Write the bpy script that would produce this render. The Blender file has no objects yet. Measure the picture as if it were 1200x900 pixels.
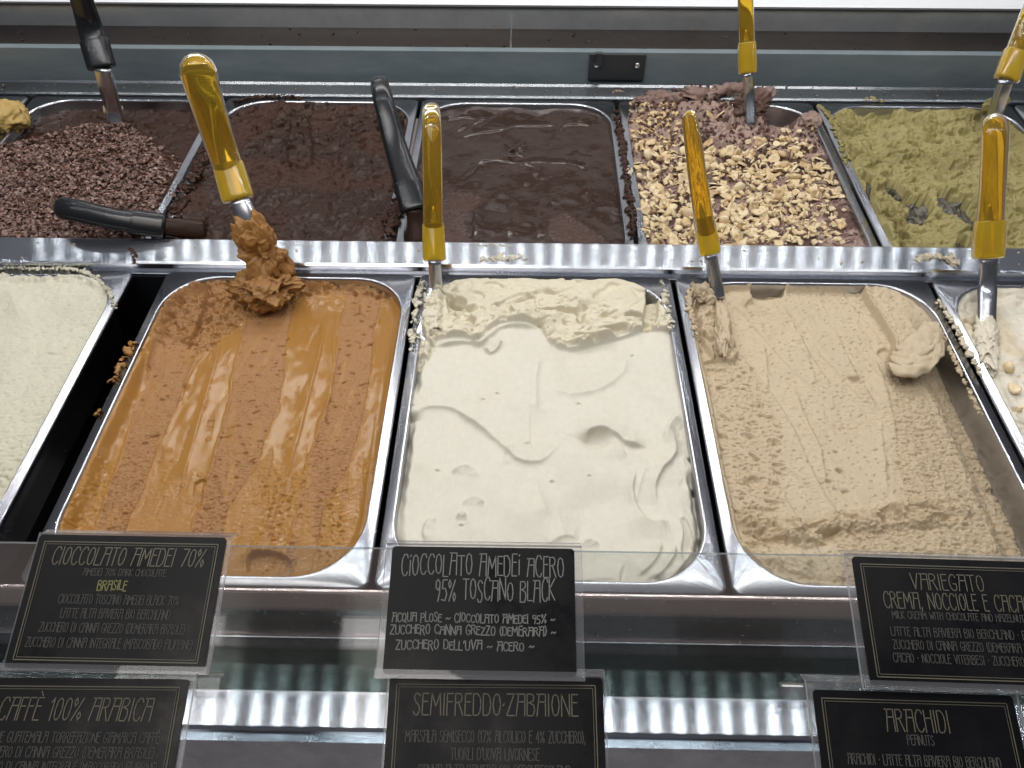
import bpy, bmesh, math, random
import numpy as np
from mathutils import Vector, Matrix

random.seed(7)
R = math.radians
sc = bpy.context.scene
col = sc.collection

# ------------------------------------------------------------------ camera
PITCH, YAW, FPX, CX, HC = R(47.66), R(1.011), 926.3, 0.1082, 0.5268
_f = np.array([-math.sin(YAW)*math.cos(PITCH), math.cos(YAW)*math.cos(PITCH), -math.sin(PITCH)])
_r = np.cross(_f, [0, 0, 1]); _r /= np.linalg.norm(_r); _u = np.cross(_r, _f)
_C = np.array([CX, 0, HC])
cd = bpy.data.cameras.new('camera'); cam = bpy.data.objects.new('camera', cd); col.objects.link(cam)
cam.matrix_world = Matrix(((_r[0], _u[0], -_f[0], _C[0]), (_r[1], _u[1], -_f[1], _C[1]), (_r[2], _u[2], -_f[2], _C[2]), (0, 0, 0, 1)))
cd.sensor_width = 36; cd.lens = FPX/1200*36; cd.clip_start = .01; cd.clip_end = 50
sc.camera = cam

# ------------------------------------------------------------------ world: dim shop interior
w = bpy.data.worlds.new('World'); sc.world = w; w.use_nodes = True
nt = w.node_tree; nt.nodes.clear()
wo = nt.nodes.new('ShaderNodeOutputWorld'); bg = nt.nodes.new('ShaderNodeBackground')
tc = nt.nodes.new('ShaderNodeTexCoord'); sep = nt.nodes.new('ShaderNodeSeparateXYZ')
ramp = nt.nodes.new('ShaderNodeValToRGB'); mr = nt.nodes.new('ShaderNodeMapRange')
nt.links.new(tc.outputs['Generated'], sep.inputs[0]); nt.links.new(sep.outputs['Z'], mr.inputs[0])
mr.inputs[1].default_value = -1; mr.inputs[2].default_value = 1
nt.links.new(mr.outputs[0], ramp.inputs[0])
e = ramp.color_ramp.elements
e[0].position = 0; e[0].color = (.62, .47, .44, 1); e[1].position = 1; e[1].color = (.34, .36, .40, 1)
for p_, c_ in ((.08, (.58, .45, .43, 1)), (.22, (.46, .38, .37, 1)), (.30, (.22, .20, .20, 1)), (.40, (.15, .13, .125, 1)), (.55, (.12, .12, .13, 1)), (.75, (.20, .21, .23, 1))):
    q = ramp.color_ramp.elements.new(p_); q.color = c_
nt.links.new(ramp.outputs[0], bg.inputs[0]); bg.inputs[1].default_value = 0.6
nt.links.new(bg.outputs[0], wo.inputs[0])

# ------------------------------------------------------------------ lights of the display case
def area(name, loc, target, sx, sy, power, colr):
    l = bpy.data.lights.new(name, 'AREA'); l.shape = 'RECTANGLE'; l.size = sx; l.size_y = sy; l.energy = power; l.color = colr
    o = bpy.data.objects.new(name, l); col.objects.link(o); o.location = loc
    o.rotation_euler = (Vector(target)-Vector(loc)).to_track_quat('-Z', 'Y').to_euler()
    return o
area('rear_canopy_lamp', (.1, 1.22, .94), (.1, .42, 0), 1.7, .08, 7.4, (1, .975, .94))
area('canopy_lamp', (.1, .36, .86), (.1, .44, 0), 1.7, .09, 3.4, (1, .975, .94))
area('ceiling_lamp', (-.5, -.5, 2.1), (.1, .6, 0), 1.2, .8, 10, (1, .93, .86))
sc.view_settings.view_transform = 'Standard'; sc.view_settings.look = 'None'
sc.view_settings.exposure = -0.10; sc.view_settings.gamma = 1
sc.cycles.use_denoising = True
sc.cycles.max_bounces = 8; sc.cycles.transparent_max_bounces = 12; sc.cycles.transmission_bounces = 8
sc.cycles.caustics_reflective = False; sc.cycles.caustics_refractive = False
sc.cycles.sample_clamp_indirect = 4

# ------------------------------------------------------------------ placing helpers (photo measures -> real positions)
def ray(px, py): return _f*FPX + _r*(px-600) + _u*(450-py)
def U(px, py, z=0.0):
    d = ray(px, py); return _C + d*((z-HC)/d[2])
def UY(px, py, y):
    d = ray(px, py); return _C + d*(y/d[1])
def PXs(X, Y, Z=-.008):
    dx = X-_C[0]; dy = Y-_C[1]; dz = Z-_C[2]
    zz = dx*_f[0]+dy*_f[1]+dz*_f[2]
    return 600+FPX*(dx*_r[0]+dy*_r[1]+dz*_r[2])/zz, 450-FPX*(dx*_u[0]+dy*_u[1]+dz*_u[2])/zz

# ------------------------------------------------------------------ numpy noise
_rng = np.random.RandomState(3)
_P = _rng.permutation(256); _P = np.concatenate([_P, _P, _P])
_G = _rng.normal(size=(256, 3)); _G /= np.linalg.norm(_G, axis=1)[:, None]
def n3(x, y, z=0.0):
    x = np.asarray(x, float); y = np.asarray(y, float); z = np.zeros_like(x)+z
    xi = np.floor(x).astype(int); yi = np.floor(y).astype(int); zi = np.floor(z).astype(int)
    xf = x-xi; yf = y-yi; zf = z-zi
    u = xf**3*(xf*(xf*6-15)+10); v = yf**3*(yf*(yf*6-15)+10); ww = zf**3*(zf*(zf*6-15)+10)
    xi &= 255; yi &= 255; zi &= 255
    def g(a, b, c):
        q = _G[_P[_P[_P[(xi+a) & 255]+((yi+b) & 255)]+((zi+c) & 255)]]
        return q[..., 0]*(xf-a)+q[..., 1]*(yf-b)+q[..., 2]*(zf-c)
    def L(a, b, t): return a+(b-a)*t
    return 1.6*L(L(L(g(0, 0, 0), g(1, 0, 0), u), L(g(0, 1, 0), g(1, 1, 0), u), v), L(L(g(0, 0, 1), g(1, 0, 1), u), L(g(0, 1, 1), g(1, 1, 1), u), v), ww)
def fbm(x, y, z=0.0, o=4, g=.5):
    s = 0; a = 1; k = 1
    for i in range(o):
        s = s+a*n3(x*k, y*k, z*k+i*7.3); a *= g; k *= 2.03
    return s
def ridged(x, y, z=0.0, o=4, g=.5):
    s = 0; a = 1; k = 1; t = 0
    for i in range(o):
        s = s+a*(1-np.abs(n3(x*k, y*k, z*k+i*5.1))*2); t += a; a *= g; k *= 2.1
    return s/t
def ss(a, b, x):
    t = np.clip((x-a)/(b-a), 0, 1); return t*t*(3-2*t)

# ------------------------------------------------------------------ mesh helpers
def link(name, me, mat=None, parent=None):
    o = bpy.data.objects.new(name, me); col.objects.link(o)
    if mat is not None:
        for m in (mat if isinstance(mat, (list, tuple)) else [mat]): me.materials.append(m)
    if parent is not None: o.parent = parent
    return o
def tag(o, label=None, cat=None, group=None, kind=None):
    if label: o['label'] = label
    if cat: o['category'] = cat
    if group: o['group'] = group
    if kind: o['kind'] = kind
    return o
def empty(name, loc=(0, 0, 0)):
    o = bpy.data.objects.new(name, None); o.empty_display_size = .02; col.objects.link(o); o.location = loc; return o
def mesh_from(name, verts, faces, smooth=False):
    me = bpy.data.meshes.new(name); me.from_pydata([tuple(v) for v in verts], [], faces)
    if smooth: me.polygons.foreach_set('use_smooth', [True]*len(me.polygons))
    me.update(); return me
def fast_mesh(name, V, F, smooth=True):
    me = bpy.data.meshes.new(name)
    n = len(F); k = F.shape[1]
    me.vertices.add(len(V)); me.vertices.foreach_set('co', V.astype(np.float32).ravel())
    me.loops.add(n*k); me.loops.foreach_set('vertex_index', F.astype(np.int32).ravel())
    me.polygons.add(n); me.polygons.foreach_set('loop_start', np.arange(0, n*k, k, dtype=np.int32))
    me.polygons.foreach_set('use_smooth', np.full(n, smooth))
    me.update(calc_edges=True); me.validate(); return me
def bevel_me(me, wd, seg=2):
    bm = bmesh.new(); bm.from_mesh(me)
    bmesh.ops.bevel(bm, geom=bm.edges[:], offset=wd, segments=seg, affect='EDGES', profile=.6)
    bmesh.ops.recalc_face_normals(bm, faces=bm.faces)
    bm.to_mesh(me); bm.free(); return me
def box_me(name, a, b, bev=0.0, seg=2):
    x0, y0, z0 = a; x1, y1, z1 = b
    v = [(x0, y0, z0), (x1, y0, z0), (x1, y1, z0), (x0, y1, z0), (x0, y0, z1), (x1, y0, z1), (x1, y1, z1), (x0, y1, z1)]
    f = [(0, 3, 2, 1), (4, 5, 6, 7), (0, 1, 5, 4), (1, 2, 6, 5), (2, 3, 7, 6), (3, 0, 4, 7)]
    me = mesh_from(name, v, f)
    if bev: bevel_me(me, bev, seg)
    return me
def profile_me(name, pts, x0, x1, nx=1):
    """sheet bent along a (y,z) profile, running along x"""
    v = []; f = []
    for i in range(nx+1):
        x = x0+(x1-x0)*i/nx
        v += [(x, y, z) for y, z in pts]
    m = len(pts)
    for i in range(nx):
        for j in range(m-1): f.append((i*m+j, (i+1)*m+j, (i+1)*m+j+1, i*m+j+1))
    return mesh_from(name, v, f)
def catmull(P, n=8):
    P = np.array(P, float)
    if len(P) < 3:
        t = np.linspace(0, 1, n+1)[:, None]; return P[0]*(1-t)+P[-1]*t
    Q = np.vstack([2*P[0]-P[1], P, 2*P[-1]-P[-2]]); out = []
    for i in range(1, len(Q)-2):
        for t in np.linspace(0, 1, n, endpoint=False):
            a, b, c, d = Q[i-1], Q[i], Q[i+1], Q[i+2]
            out.append(.5*((2*b)+(c-a)*t+(2*a-5*b+4*c-d)*t*t+(3*b-a-3*c+d)*t**3))
    out.append(Q[-2]); return np.array(out)
def sweep(name, path, rx, ry, up=(0, 0, 1), seg=20, cap=True, power=2.0, cyl_n=6):
    """tube along path; rx, ry radii per control point; ends closed"""
    C = catmull(path, cyl_n); n = len(C); t = np.linspace(0, 1, n); tk = np.linspace(0, 1, len(path))
    RX = np.interp(t, tk, rx); RY = np.interp(t, tk, ry)
    T = np.gradient(C, axis=0); T /= np.linalg.norm(T, axis=1)[:, None]
    up = np.array(up, float); V = []; F = []
    for i in range(n):
        s = np.cross(T[i], up); s /= np.linalg.norm(s); b = np.cross(s, T[i])
        for k in range(seg):
            a = 2*math.pi*k/seg; c, d = math.cos(a), math.sin(a)
            c = math.copysign(abs(c)**(2/power), c); d = math.copysign(abs(d)**(2/power), d)
            V.append(C[i]+s*RX[i]*c+b*RY[i]*d)
    for i in range(n-1):
        for k in range(seg): F.append((i*seg+k, i*seg+(k+1) % seg, (i+1)*seg+(k+1) % seg, (i+1)*seg+k))
    if cap: F.append(tuple(range(seg))[::-1]); F.append(tuple(range((n-1)*seg, n*seg)))
    return mesh_from(name, V, F, True)

# ------------------------------------------------------------------ materials
def mat(name, base=(.5, .5, .5), rough=.5, metal=0, **kw):
    m = bpy.data.materials.new(name); m.use_nodes = True
    b = m.node_tree.nodes['Principled BSDF']
    b.inputs['Base Color'].default_value = (*base, 1); b.inputs['Roughness'].default_value = rough; b.inputs['Metallic'].default_value = metal
    for k, v in kw.items(): b.inputs[k.replace('_', ' ')].default_value = v
    return m
def nodes(m): return m.node_tree.nodes, m.node_tree.links, m.node_tree.nodes['Principled BSDF']
def coords(m, scale=(1, 1, 1)):
    N, L, b = nodes(m); t = N.new('ShaderNodeTexCoord'); mp = N.new('ShaderNodeMapping')
    mp.inputs['Scale'].default_value = scale; L.new(t.outputs['Object'], mp.inputs[0]); return mp.outputs[0]
def noise(m, vec, scale, detail=3, rough=.5):
    N, L, b = nodes(m); n = N.new('ShaderNodeTexNoise'); n.inputs['Scale'].default_value = scale
    n.inputs['Detail'].default_value = detail; n.inputs['Roughness'].default_value = rough
    L.new(vec, n.inputs['Vector']); return n.outputs[0]
def rampn(m, fac, stops):
    N, L, b = nodes(m); r = N.new('ShaderNodeValToRGB'); L.new(fac, r.inputs[0]); el = r.color_ramp.elements
    el[0].position, el[0].color = stops[0][0], (*stops[0][1], 1); el[1].position, el[1].color = stops[-1][0], (*stops[-1][1], 1)
    for p, c in stops[1:-1]:
        q = el.new(p); q.color = (*c, 1)
    return r.outputs[0]
def mixc(m, fac, a, b_):
    N, L, b = nodes(m); x = N.new('ShaderNodeMix'); x.data_type = 'RGBA'
    for s, v in ((x.inputs[0], fac), (x.inputs[6], a), (x.inputs[7], b_)):
        if isinstance(v, (tuple, list)): s.default_value = (*v, 1) if len(v) == 3 else v
        elif isinstance(v, (int, float)): s.default_value = v
        else: L.new(v, s)
    return x.outputs[2]
def mathn(m, op, a, b_=0.0, c=0.0):
    N, L, b = nodes(m); x = N.new('ShaderNodeMath'); x.operation = op
    for s, v in zip(x.inputs, (a, b_, c)):
        if isinstance(v, (int, float)): s.default_value = v
        else: L.new(v, s)
    return x.outputs[0]
def bump(m, h, strength=.3, dist=.001, normal=None):
    N, L, b = nodes(m); x = N.new('ShaderNodeBump'); x.inputs['Strength'].default_value = strength; x.inputs['Distance'].default_value = dist
    L.new(h, x.inputs['Height'])
    if normal is not None: L.new(normal, x.inputs['Normal'])
    L.new(x.outputs[0], b.inputs['Normal']); return x.outputs[0]

def steel(name, base=(.62, .62, .63), rough=.22, aniso=.8, smudge=.15, scratch=.15, axis=(1, 0, 0)):
    m = mat(name, base, rough, 1); N, L, b = nodes(m)
    brush = (6, 900, 900) if axis == (1, 0, 0) else (900, 6, 900)
    v = coords(m, brush); n = noise(m, v, 1, 3, .7)
    s = noise(m, coords(m), 28, 5, .65); s2 = noise(m, coords(m), 130, 3, .6)
    rr = mathn(m, 'MULTIPLY_ADD', s, smudge*2, rough-smudge)
    rr = mathn(m, 'MULTIPLY_ADD', mathn(m, 'GREATER_THAN', s2, .70), .05, rr)
    rr = mathn(m, 'MAXIMUM', rr, .06)
    L.new(rr, b.inputs['Roughness'])
    L.new(mixc(m, rampn(m, s, [(.35, (0, 0, 0)), (.7, (1, 1, 1))]), base, tuple(c*.8 for c in base)), b.inputs['Base Color'])
    bump(m, n, scratch, .0002)
    b.inputs['Anisotropic'].default_value = aniso
    cx = N.new('ShaderNodeCombineXYZ'); cx.inputs[0].default_value, cx.inputs[1].default_value, cx.inputs[2].default_value = (0, .7071, .7071)
    L.new(cx.outputs[0], b.inputs['Tangent'])
    return m
M = {}
M['steel'] = steel('brushed_steel')
M['rail'] = steel('bright_brushed_steel', (.68, .70, .75), .15, 1.0, .05, .06)
M['pan'] = steel('pan_steel', (.54, .55, .59), .22, .2, .06, .05, (0, 1, 0))
M['shelf'] = steel('polished_steel_shelf', (.60, .61, .65), .125, 1.0, .02, .05)
M['bluerefl_steel'] = steel('blue_reflection_steel', (.36, .43, .50), .25, .85, .1, .15)  # blue-grey reflection on the lower panel put into the base colour
M['pinkrefl_steel'] = steel('pink_reflection_steel', (.74, .62, .59), .24, .9, .08, .12)  # pinkish reflection on the front face painted as base colour
M['ledge'] = steel('dark_reflection_ledge', (.09, .108, .104), .12, 1.0, .03, .08)  # dark greenish base stands in for the dark reflection on this ledge
M['brown'] = steel('dark_reflection_track', (.14, .115, .10), .30, .6, .1, .2)  # brown base imitates dark surroundings mirrored in the track bed
M['strip'] = steel('dull_steel_strip', (.38, .40, .42), .24, .85, .1, .3)
M['track'] = steel('satin_track_steel', (.50, .53, .55), .20, .95, .08, .2); M['track'].node_tree.nodes['Principled BSDF'].inputs['Metallic'].default_value = .6
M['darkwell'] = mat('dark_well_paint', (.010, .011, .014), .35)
M['bluepanel'] = mat('blue_grey_panel', (.125, .165, .185), .35)
_m = M['bluepanel']; _N, _L, _b = nodes(_m)
_L.new(rampn(_m, noise(_m, coords(_m, (1, 1, 4)), 14, 5, .7), [(.3, (.15, .19, .21)), (.7, (.21, .25, .265))]), _b.inputs['Base Color'])
M['whitepanel'] = mat('white_lacquer', (.80, .82, .84), .3)
M['blackmetal'] = mat('black_bracket_paint', (.03, .032, .035), .45)
M['black'] = mat('black_plastic', (.010, .011, .013), .22)
_m = M['black']; bump(_m, noise(_m, coords(_m), 60, 4), .12, .001)
M['card'] = mat('black_card', (.0035, .0035, .0045), .30, 0, Specular_IOR_Level=.22)
_m = M['card']; _N, _L, _b = nodes(_m)
_L.new(rampn(_m, noise(_m, coords(_m), 24, 4, .7), [(.35, (.20,)*3), (.7, (.5,)*3)]), _b.inputs['Roughness'])
M['gold'] = mat('dull_gold_ink', (.11, .10, .07), .5)
M['chalk'] = mat('pale_chalk_ink', (.17, .17, .16), .8)
M['greyink'] = mat('grey_ink', (.058, .056, .05), .7)
M['yellowink'] = mat('yellow_chalk', (.20, .195, .075), .8)
M['backpaper'] = mat('white_card_back', (.55, .55, .55), .7)
M['screw'] = mat('screw_steel', (.7, .7, .7), .25, 1)

def clear(name, tint=(.97, .98, .98), veil=.0, rough=.03):
    m = bpy.data.materials.new(name); m.use_nodes = True; N = m.node_tree.nodes; L = m.node_tree.links; N.clear()
    o = N.new('ShaderNodeOutputMaterial'); tr = N.new('ShaderNodeBsdfTransparent'); gl = N.new('ShaderNodeBsdfGlossy')
    fr = N.new('ShaderNodeFresnel'); fr.inputs[0].default_value = 1.45; mx = N.new('ShaderNodeMixShader')
    tr.inputs[0].default_value = (*tint, 1); gl.inputs['Roughness'].default_value = rough
    ge = N.new('ShaderNodeNewGeometry'); io = N.new('ShaderNodeMapRange'); io.inputs[3].default_value = 1.45; io.inputs[4].default_value = 1/1.45
    L.new(ge.outputs['Backfacing'], io.inputs[0]); L.new(io.outputs[0], fr.inputs[0])
    L.new(fr.outputs[0], mx.inputs[0]); L.new(tr.outputs[0], mx.inputs[1]); L.new(gl.outputs[0], mx.inputs[2])
    out = mx.outputs[0]
    if veil:
        df = N.new('ShaderNodeBsdfDiffuse'); df.inputs[0].default_value = (.75, .75, .77, 1)
        m2 = N.new('ShaderNodeMixShader'); m2.inputs[0].default_value = veil
        L.new(out, m2.inputs[1]); L.new(df.outputs[0], m2.inputs[2]); out = m2.outputs[0]
    L.new(out, o.inputs[0]); return m
M['glass'] = clear('clear_glass', (.95, .97, .965), .018)
M['acrylic'] = clear('clear_acrylic', (.93, .93, .94), .05)
M['acrylic_edge'] = clear('acrylic_edge', (.8, .8, .82), .50, .12)
M['glass_edge'] = clear('glass_edge', (.35, .42, .42), .18, .1)

def plastic_yellow(name, base, trans=.75):
    m = mat(name, base, .12, 0); N, L, b = nodes(m)
    b.inputs['Transmission Weight'].default_value = trans; b.inputs['IOR'].default_value = 1.3
    b.inputs['Coat Weight'].default_value = .6; b.inputs['Coat Roughness'].default_value = .06
    b.inputs['Specular IOR Level'].default_value = .6
    n = noise(m, coords(m, (1, 1, .5)), 50, 3); 
    L.new(mixc(m, n, base, (base[0], base[1]*.72, base[2]*.6)), b.inputs['Base Color'])
    bump(m, noise(m, coords(m), 45, 3), .10, .001)
    return m
M['yellow'] = plastic_yellow('yellow_translucent_plastic', (.97, .68, .05), .85)
M['collar'] = plastic_yellow('yellow_collar_plastic', (.86, .66, .04), .60)

def gelato_mat(name, c1, c2, rough=(.35, .6), sss=.0, cav=None, grain=.4, grain_scale=900, spec=.3, coat=0.0, speck=None):
    """attributes: 'mask' (0 plain, 1 second look), 'cav' crumb density"""
    m = mat(name, c1, .5); N, L, b = nodes(m); b.inputs['Specular IOR Level'].default_value = spec
    a = N.new('ShaderNodeAttribute'); a.attribute_name = 'mask'
    v = coords(m); n1 = noise(m, v, 30, 4, .6); n2 = noise(m, v, 160, 3, .6)
    k = mathn(m, 'MULTIPLY_ADD', n1, .7, -.35)
    k2 = mathn(m, 'ADD', a.outputs['Fac'], k); N_ = N.new('ShaderNodeClamp'); L.new(k2, N_.inputs[0])
    base = mixc(m, N_.outputs[0], c1, c2)
    hs = mixc(m, mathn(m, 'MULTIPLY', n2, .45), base, tuple(c*.66 for c in (np.array(c1)+np.array(c2))/2))
    if speck is not None:
        sp = rampn(m, noise(m, v, speck[1], 2, .5), [(speck[2], (0, 0, 0)), (speck[2]+.04, (1, 1, 1))])
        hs = mixc(m, sp, hs, speck[0])
    L.new(hs, b.inputs['Base Color'])
    rr = rampn(m, a.outputs['Fac'], [(0, (rough[0]*.6,)*3), (.14, (rough[0],)*3), (1, (rough[1],)*3)]) if name.startswith('caramel') else mixc(m, a.outputs['Fac'], (rough[0],)*3, (rough[1],)*3)
    L.new(rr, b.inputs['Roughness'])
    g = noise(m, v, grain_scale, 4, .65); g2 = noise(m, v, grain_scale*.25, 3, .6)
    gg = mathn(m, 'MULTIPLY', mathn(m, 'ADD', g, g2), mathn(m, 'MULTIPLY_ADD', a.outputs['Fac'], .9, .03 if name.startswith(('caramel', 'glossy')) else .25))
    bump(m, gg, grain, .0008)
    if sss:
        b.inputs['Subsurface Weight'].default_value = sss; b.inputs['Subsurface Radius'].default_value = (1, .7, .45); b.inputs['Subsurface Scale'].default_value = .004
    if coat: b.inputs['Coat Weight'].default_value = coat; b.inputs['Coat Roughness'].default_value = .12
    return m
M['g_choc'] = gelato_mat('caramel_chocolate_gelato', (.355, .170, .034), (.36, .185, .078), (.12, .55), 0, grain=.5, spec=.30)
M['g_white'] = gelato_mat('ivory_gelato', (.665, .63, .535), (.67, .605, .45), (.36, .6), .03, grain=.28, grain_scale=600)
M['g_beige'] = gelato_mat('hazelnut_beige_gelato', (.575, .47, .325), (.52, .41, .27), (.42, .6), .03, grain=.6)
M['g_cream'] = gelato_mat('pale_cream_gelato', (.62, .60, .48), (.58, .54, .40), (.45, .6), .10, grain=.4)
M['g_nougat'] = gelato_mat('white_nougat_gelato', (.74, .69, .58), (.60, .48, .30), (.45, .6), .10, grain=.4)
M['g_pist'] = gelato_mat('pistachio_gelato', (.355, .305, .125), (.28, .235, .09), (.48, .6), .0, grain=.6)
M['g_dark'] = gelato_mat('dark_chocolate_gelato', (.034, .016, .010), (.070, .030, .020), (.25, .55), 0, grain=.7, spec=.22)
M['g_dark2'] = gelato_mat('glossy_dark_chocolate_gelato', (.034, .017, .011), (.070, .030, .019), (.16, .45), 0, grain=.3, spec=.40)
M['g_swirl'] = gelato_mat('milk_and_chocolate_swirl_gelato', (.085, .040, .034), (.50, .36, .30), (.35, .5), 0, grain=.5, spec=.14)
M['g_yellow'] = gelato_mat('yellow_cream_gelato', (.60, .42, .14), (.50, .34, .12), (.45, .6), 0, grain=.5)
M['nut'] = mat('roasted_hazelnut', (.62, .44, .20), .5)
_m = M['nut']; _N, _L, _b = nodes(_m); _oi = _N.new('ShaderNodeObjectInfo')
_L.new(rampn(_m, mathn(_m, 'ADD', mathn(_m, 'MULTIPLY', noise(_m, coords(_m), 220, 3), .5), mathn(_m, 'MULTIPLY', _oi.outputs['Random'], .6)), [(.1, (.36, .21, .10)), (.40, (.64, .47, .25)), (.9, (.80, .67, .44))]), _b.inputs['Base Color'])
bump(_m, noise(_m, coords(_m), 500, 3), .5, .0006)
M['flake'] = mat('chocolate_flakes', (.13, .07, .055), .42)
_m = M['flake']; _N, _L, _b = nodes(_m)
_L.new(rampn(_m, noise(_m, coords(_m), 260, 2), [(.3, (.05, .022, .016)), (.48, (.14, .072, .054)), (.68, (.42, .28, .23))]), _b.inputs['Base Color'])
#@@STRUCTURE
# ------------------------------------------------------------------ the display case (setting)
PW, PD = .262, .36
Y0F, Y0B = .276, .638            # front edges of the two rows
XL, XR = -1.05, 1.25
def struct(name, me, m, parent=None):
    o = link(name, me, m, parent); 
    if parent is None: o['kind'] = 'structure'
    return o
# steel front of the case, stepped towards the customer
struct('front_steel_face', profile_me('front_steel_face', [(.2725, -.0735), (.2725, -.002), (.2738, -.0008), (.2755, -.0008)], XL, XR), M['pinkrefl_steel'])
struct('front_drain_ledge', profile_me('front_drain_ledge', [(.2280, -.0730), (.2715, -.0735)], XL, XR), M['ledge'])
_pts = [(.2010, -.0735), (.2025, -.0722), (.227, -.0728), (.2285, -.0727)]
struct('front_bright_ledge', profile_me('front_bright_ledge', [(.2000, -.078), (.2000, -.0745)]+_pts, XL, XR), M['shelf'])
struct('lower_front_panel', profile_me('lower_front_panel', [(.150, -.32), (.1935, -.078), (.2000, -.078)], XL, XR), M['bluerefl_steel'])
o = struct('steel_edge_trim', box_me('steel_edge_trim', (XL, .2700, -.0732), (XR, .2722, -.0712), .0008), M['rail'])
# well under the pans
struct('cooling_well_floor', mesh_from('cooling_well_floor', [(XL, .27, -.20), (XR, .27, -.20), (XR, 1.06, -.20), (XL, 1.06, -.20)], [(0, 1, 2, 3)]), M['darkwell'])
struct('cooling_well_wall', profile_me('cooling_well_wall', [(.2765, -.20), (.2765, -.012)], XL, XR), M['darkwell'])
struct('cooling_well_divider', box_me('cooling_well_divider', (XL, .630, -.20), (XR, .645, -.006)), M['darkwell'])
# middle rail over the joint of the rows
rail = struct('middle_steel_rail', profile_me('middle_steel_rail', [(.6365, -.006), (.6355, .0005), (.6362, .0060), (.6385, .0078), (.674, .0085), (.6762, .0075), (.6765, .0)], XL, XR), M['rail'])
struct('rail_support_lip', profile_me('rail_support_lip', [(.632, -.004), (.6362, -.0035)], XL, XR), M['rail'])
# rear: ledge, slot, sliding door track
struct('rear_steel_ledge', profile_me('rear_steel_ledge', [(.998, -.03), (.998, .0010), (1.002, .0022), (1.028, .0022), (1.0315, .0042), (1.0335, .0038), (1.034, -.03)], XL, XR), M['strip'])
struct('rear_dark_slot', profile_me('rear_dark_slot', [(1.034, -.028), (1.060, -.028)], XL, XR), M['darkwell'])
struct('rear_panel', box_me('rear_panel', (XL, 1.048, -.03), (XR, 1.060, .0415), .001), M['bluepanel'])
struct('door_track_bed', profile_me('door_track_bed', [(1.060, .0395), (1.122, .0395)], XL, XR), M['brown'])
struct('door_track_face', profile_me('door_track_face', [(1.122, .038), (1.122, .068), (1.124, .070)], XL, XR), M['track'])
struct('rear_white_panel', profile_me('rear_white_panel', [(1.124, .0715), (1.128, .0735), (1.20, .085), (1.21, .30)], XL, XR), M['whitepanel'])
struct('door_track_bead', box_me('door_track_bead', (XL, 1.119, .0685), (XR, 1.123, .0712), .0006), M['blackmetal'])
struct('track_joint', box_me('track_joint', (.0862, 1.059, .0398), (.0892, 1.1215, .0412), .0004), M['strip'])

# black bracket on the rear panel
A_ = UY(722, 83, 1.0475)
br = empty('hinge_bracket', (A_[0], 1.0478, .0)); tag(br, 'small black metal bracket with two screws on the blue grey rear panel', 'bracket')
link('plate', box_me('plate', (-.038, -.0045, .004), (.038, .0, .0405), .0012), M['blackmetal'], br)
link('hook', box_me('hook', (-.030, -.012, .028), (-.021, -.0046, .045), .0012), M['blackmetal'], br)
for sx in (-.0275, .0275):
    me = bpy.data.meshes.new('screw'); bm = bmesh.new(); bmesh.ops.create_uvsphere(bm, u_segments=14, v_segments=8, radius=.0042); bm.to_mesh(me); bm.free()
    s = link('screw', me, M['screw'], br); s.scale = (1, .55, 1); s.location = (sx, -.0052, .026)
    for p in me.polygons: p.use_smooth = True

# ------------------------------------------------------------------ LED strips under the canopy (out of the frame, lighting and mirrored in the steel)
def emit(name, c, s):
    m = bpy.data.materials.new(name); m.use_nodes = True; b = m.node_tree.nodes['Principled BSDF']
    b.inputs['Base Color'].default_value = (.8, .8, .8, 1); b.inputs['Emission Color'].default_value = (*c, 1); b.inputs['Emission Strength'].default_value = s; return m
M['led'] = emit('cold_white_led', (.90, .96, 1), 130)
M['ledm'] = emit('hard_white_led', (1, .96, .97), 420)
M['ledb'] = emit('cold_white_led_dim', (.92, .97, 1), 60)
def led_strip(y, z, label, m, r=.0055, step=.0378, x0=-.9, x1=1.1, face=0.0):
    t = empty('led_light_strip', (0, y, z)); tag(t, label, 'light strip', 'led strips of the case canopy')
    t.rotation_euler = (face, 0, 0)
    link('housing', box_me('housing', (x0, -.012, .0015), (x1, .012, .012), .001), M['blackmetal'], t)
    V = []; F = []; x = x0+.02
    while x < x1-.02:
        b0 = len(V)
        for k in range(10): V.append((x+r*math.cos(k*.6283), r*math.sin(k*.6283), .0))
        V.append((x, 0, -.001))
        for k in range(10): F.append((b0+10, b0+(k+1) % 10, b0+k))
        x += step
    o = link('diodes', mesh_from('diodes', V, F), m, t); o['kind'] = 'stuff'
led_strip(.475, .62, 'long row of small white lamps above the front pans', M['led'])
led_strip(.765, .66, 'middle row of small white lamps over the joint of the pan rows', M['ledm'], r=.004, step=.05)
led_strip(1.26, .52, 'long row of small white lamps above the rear ledge', M['ledb'], face=R(-25))

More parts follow.
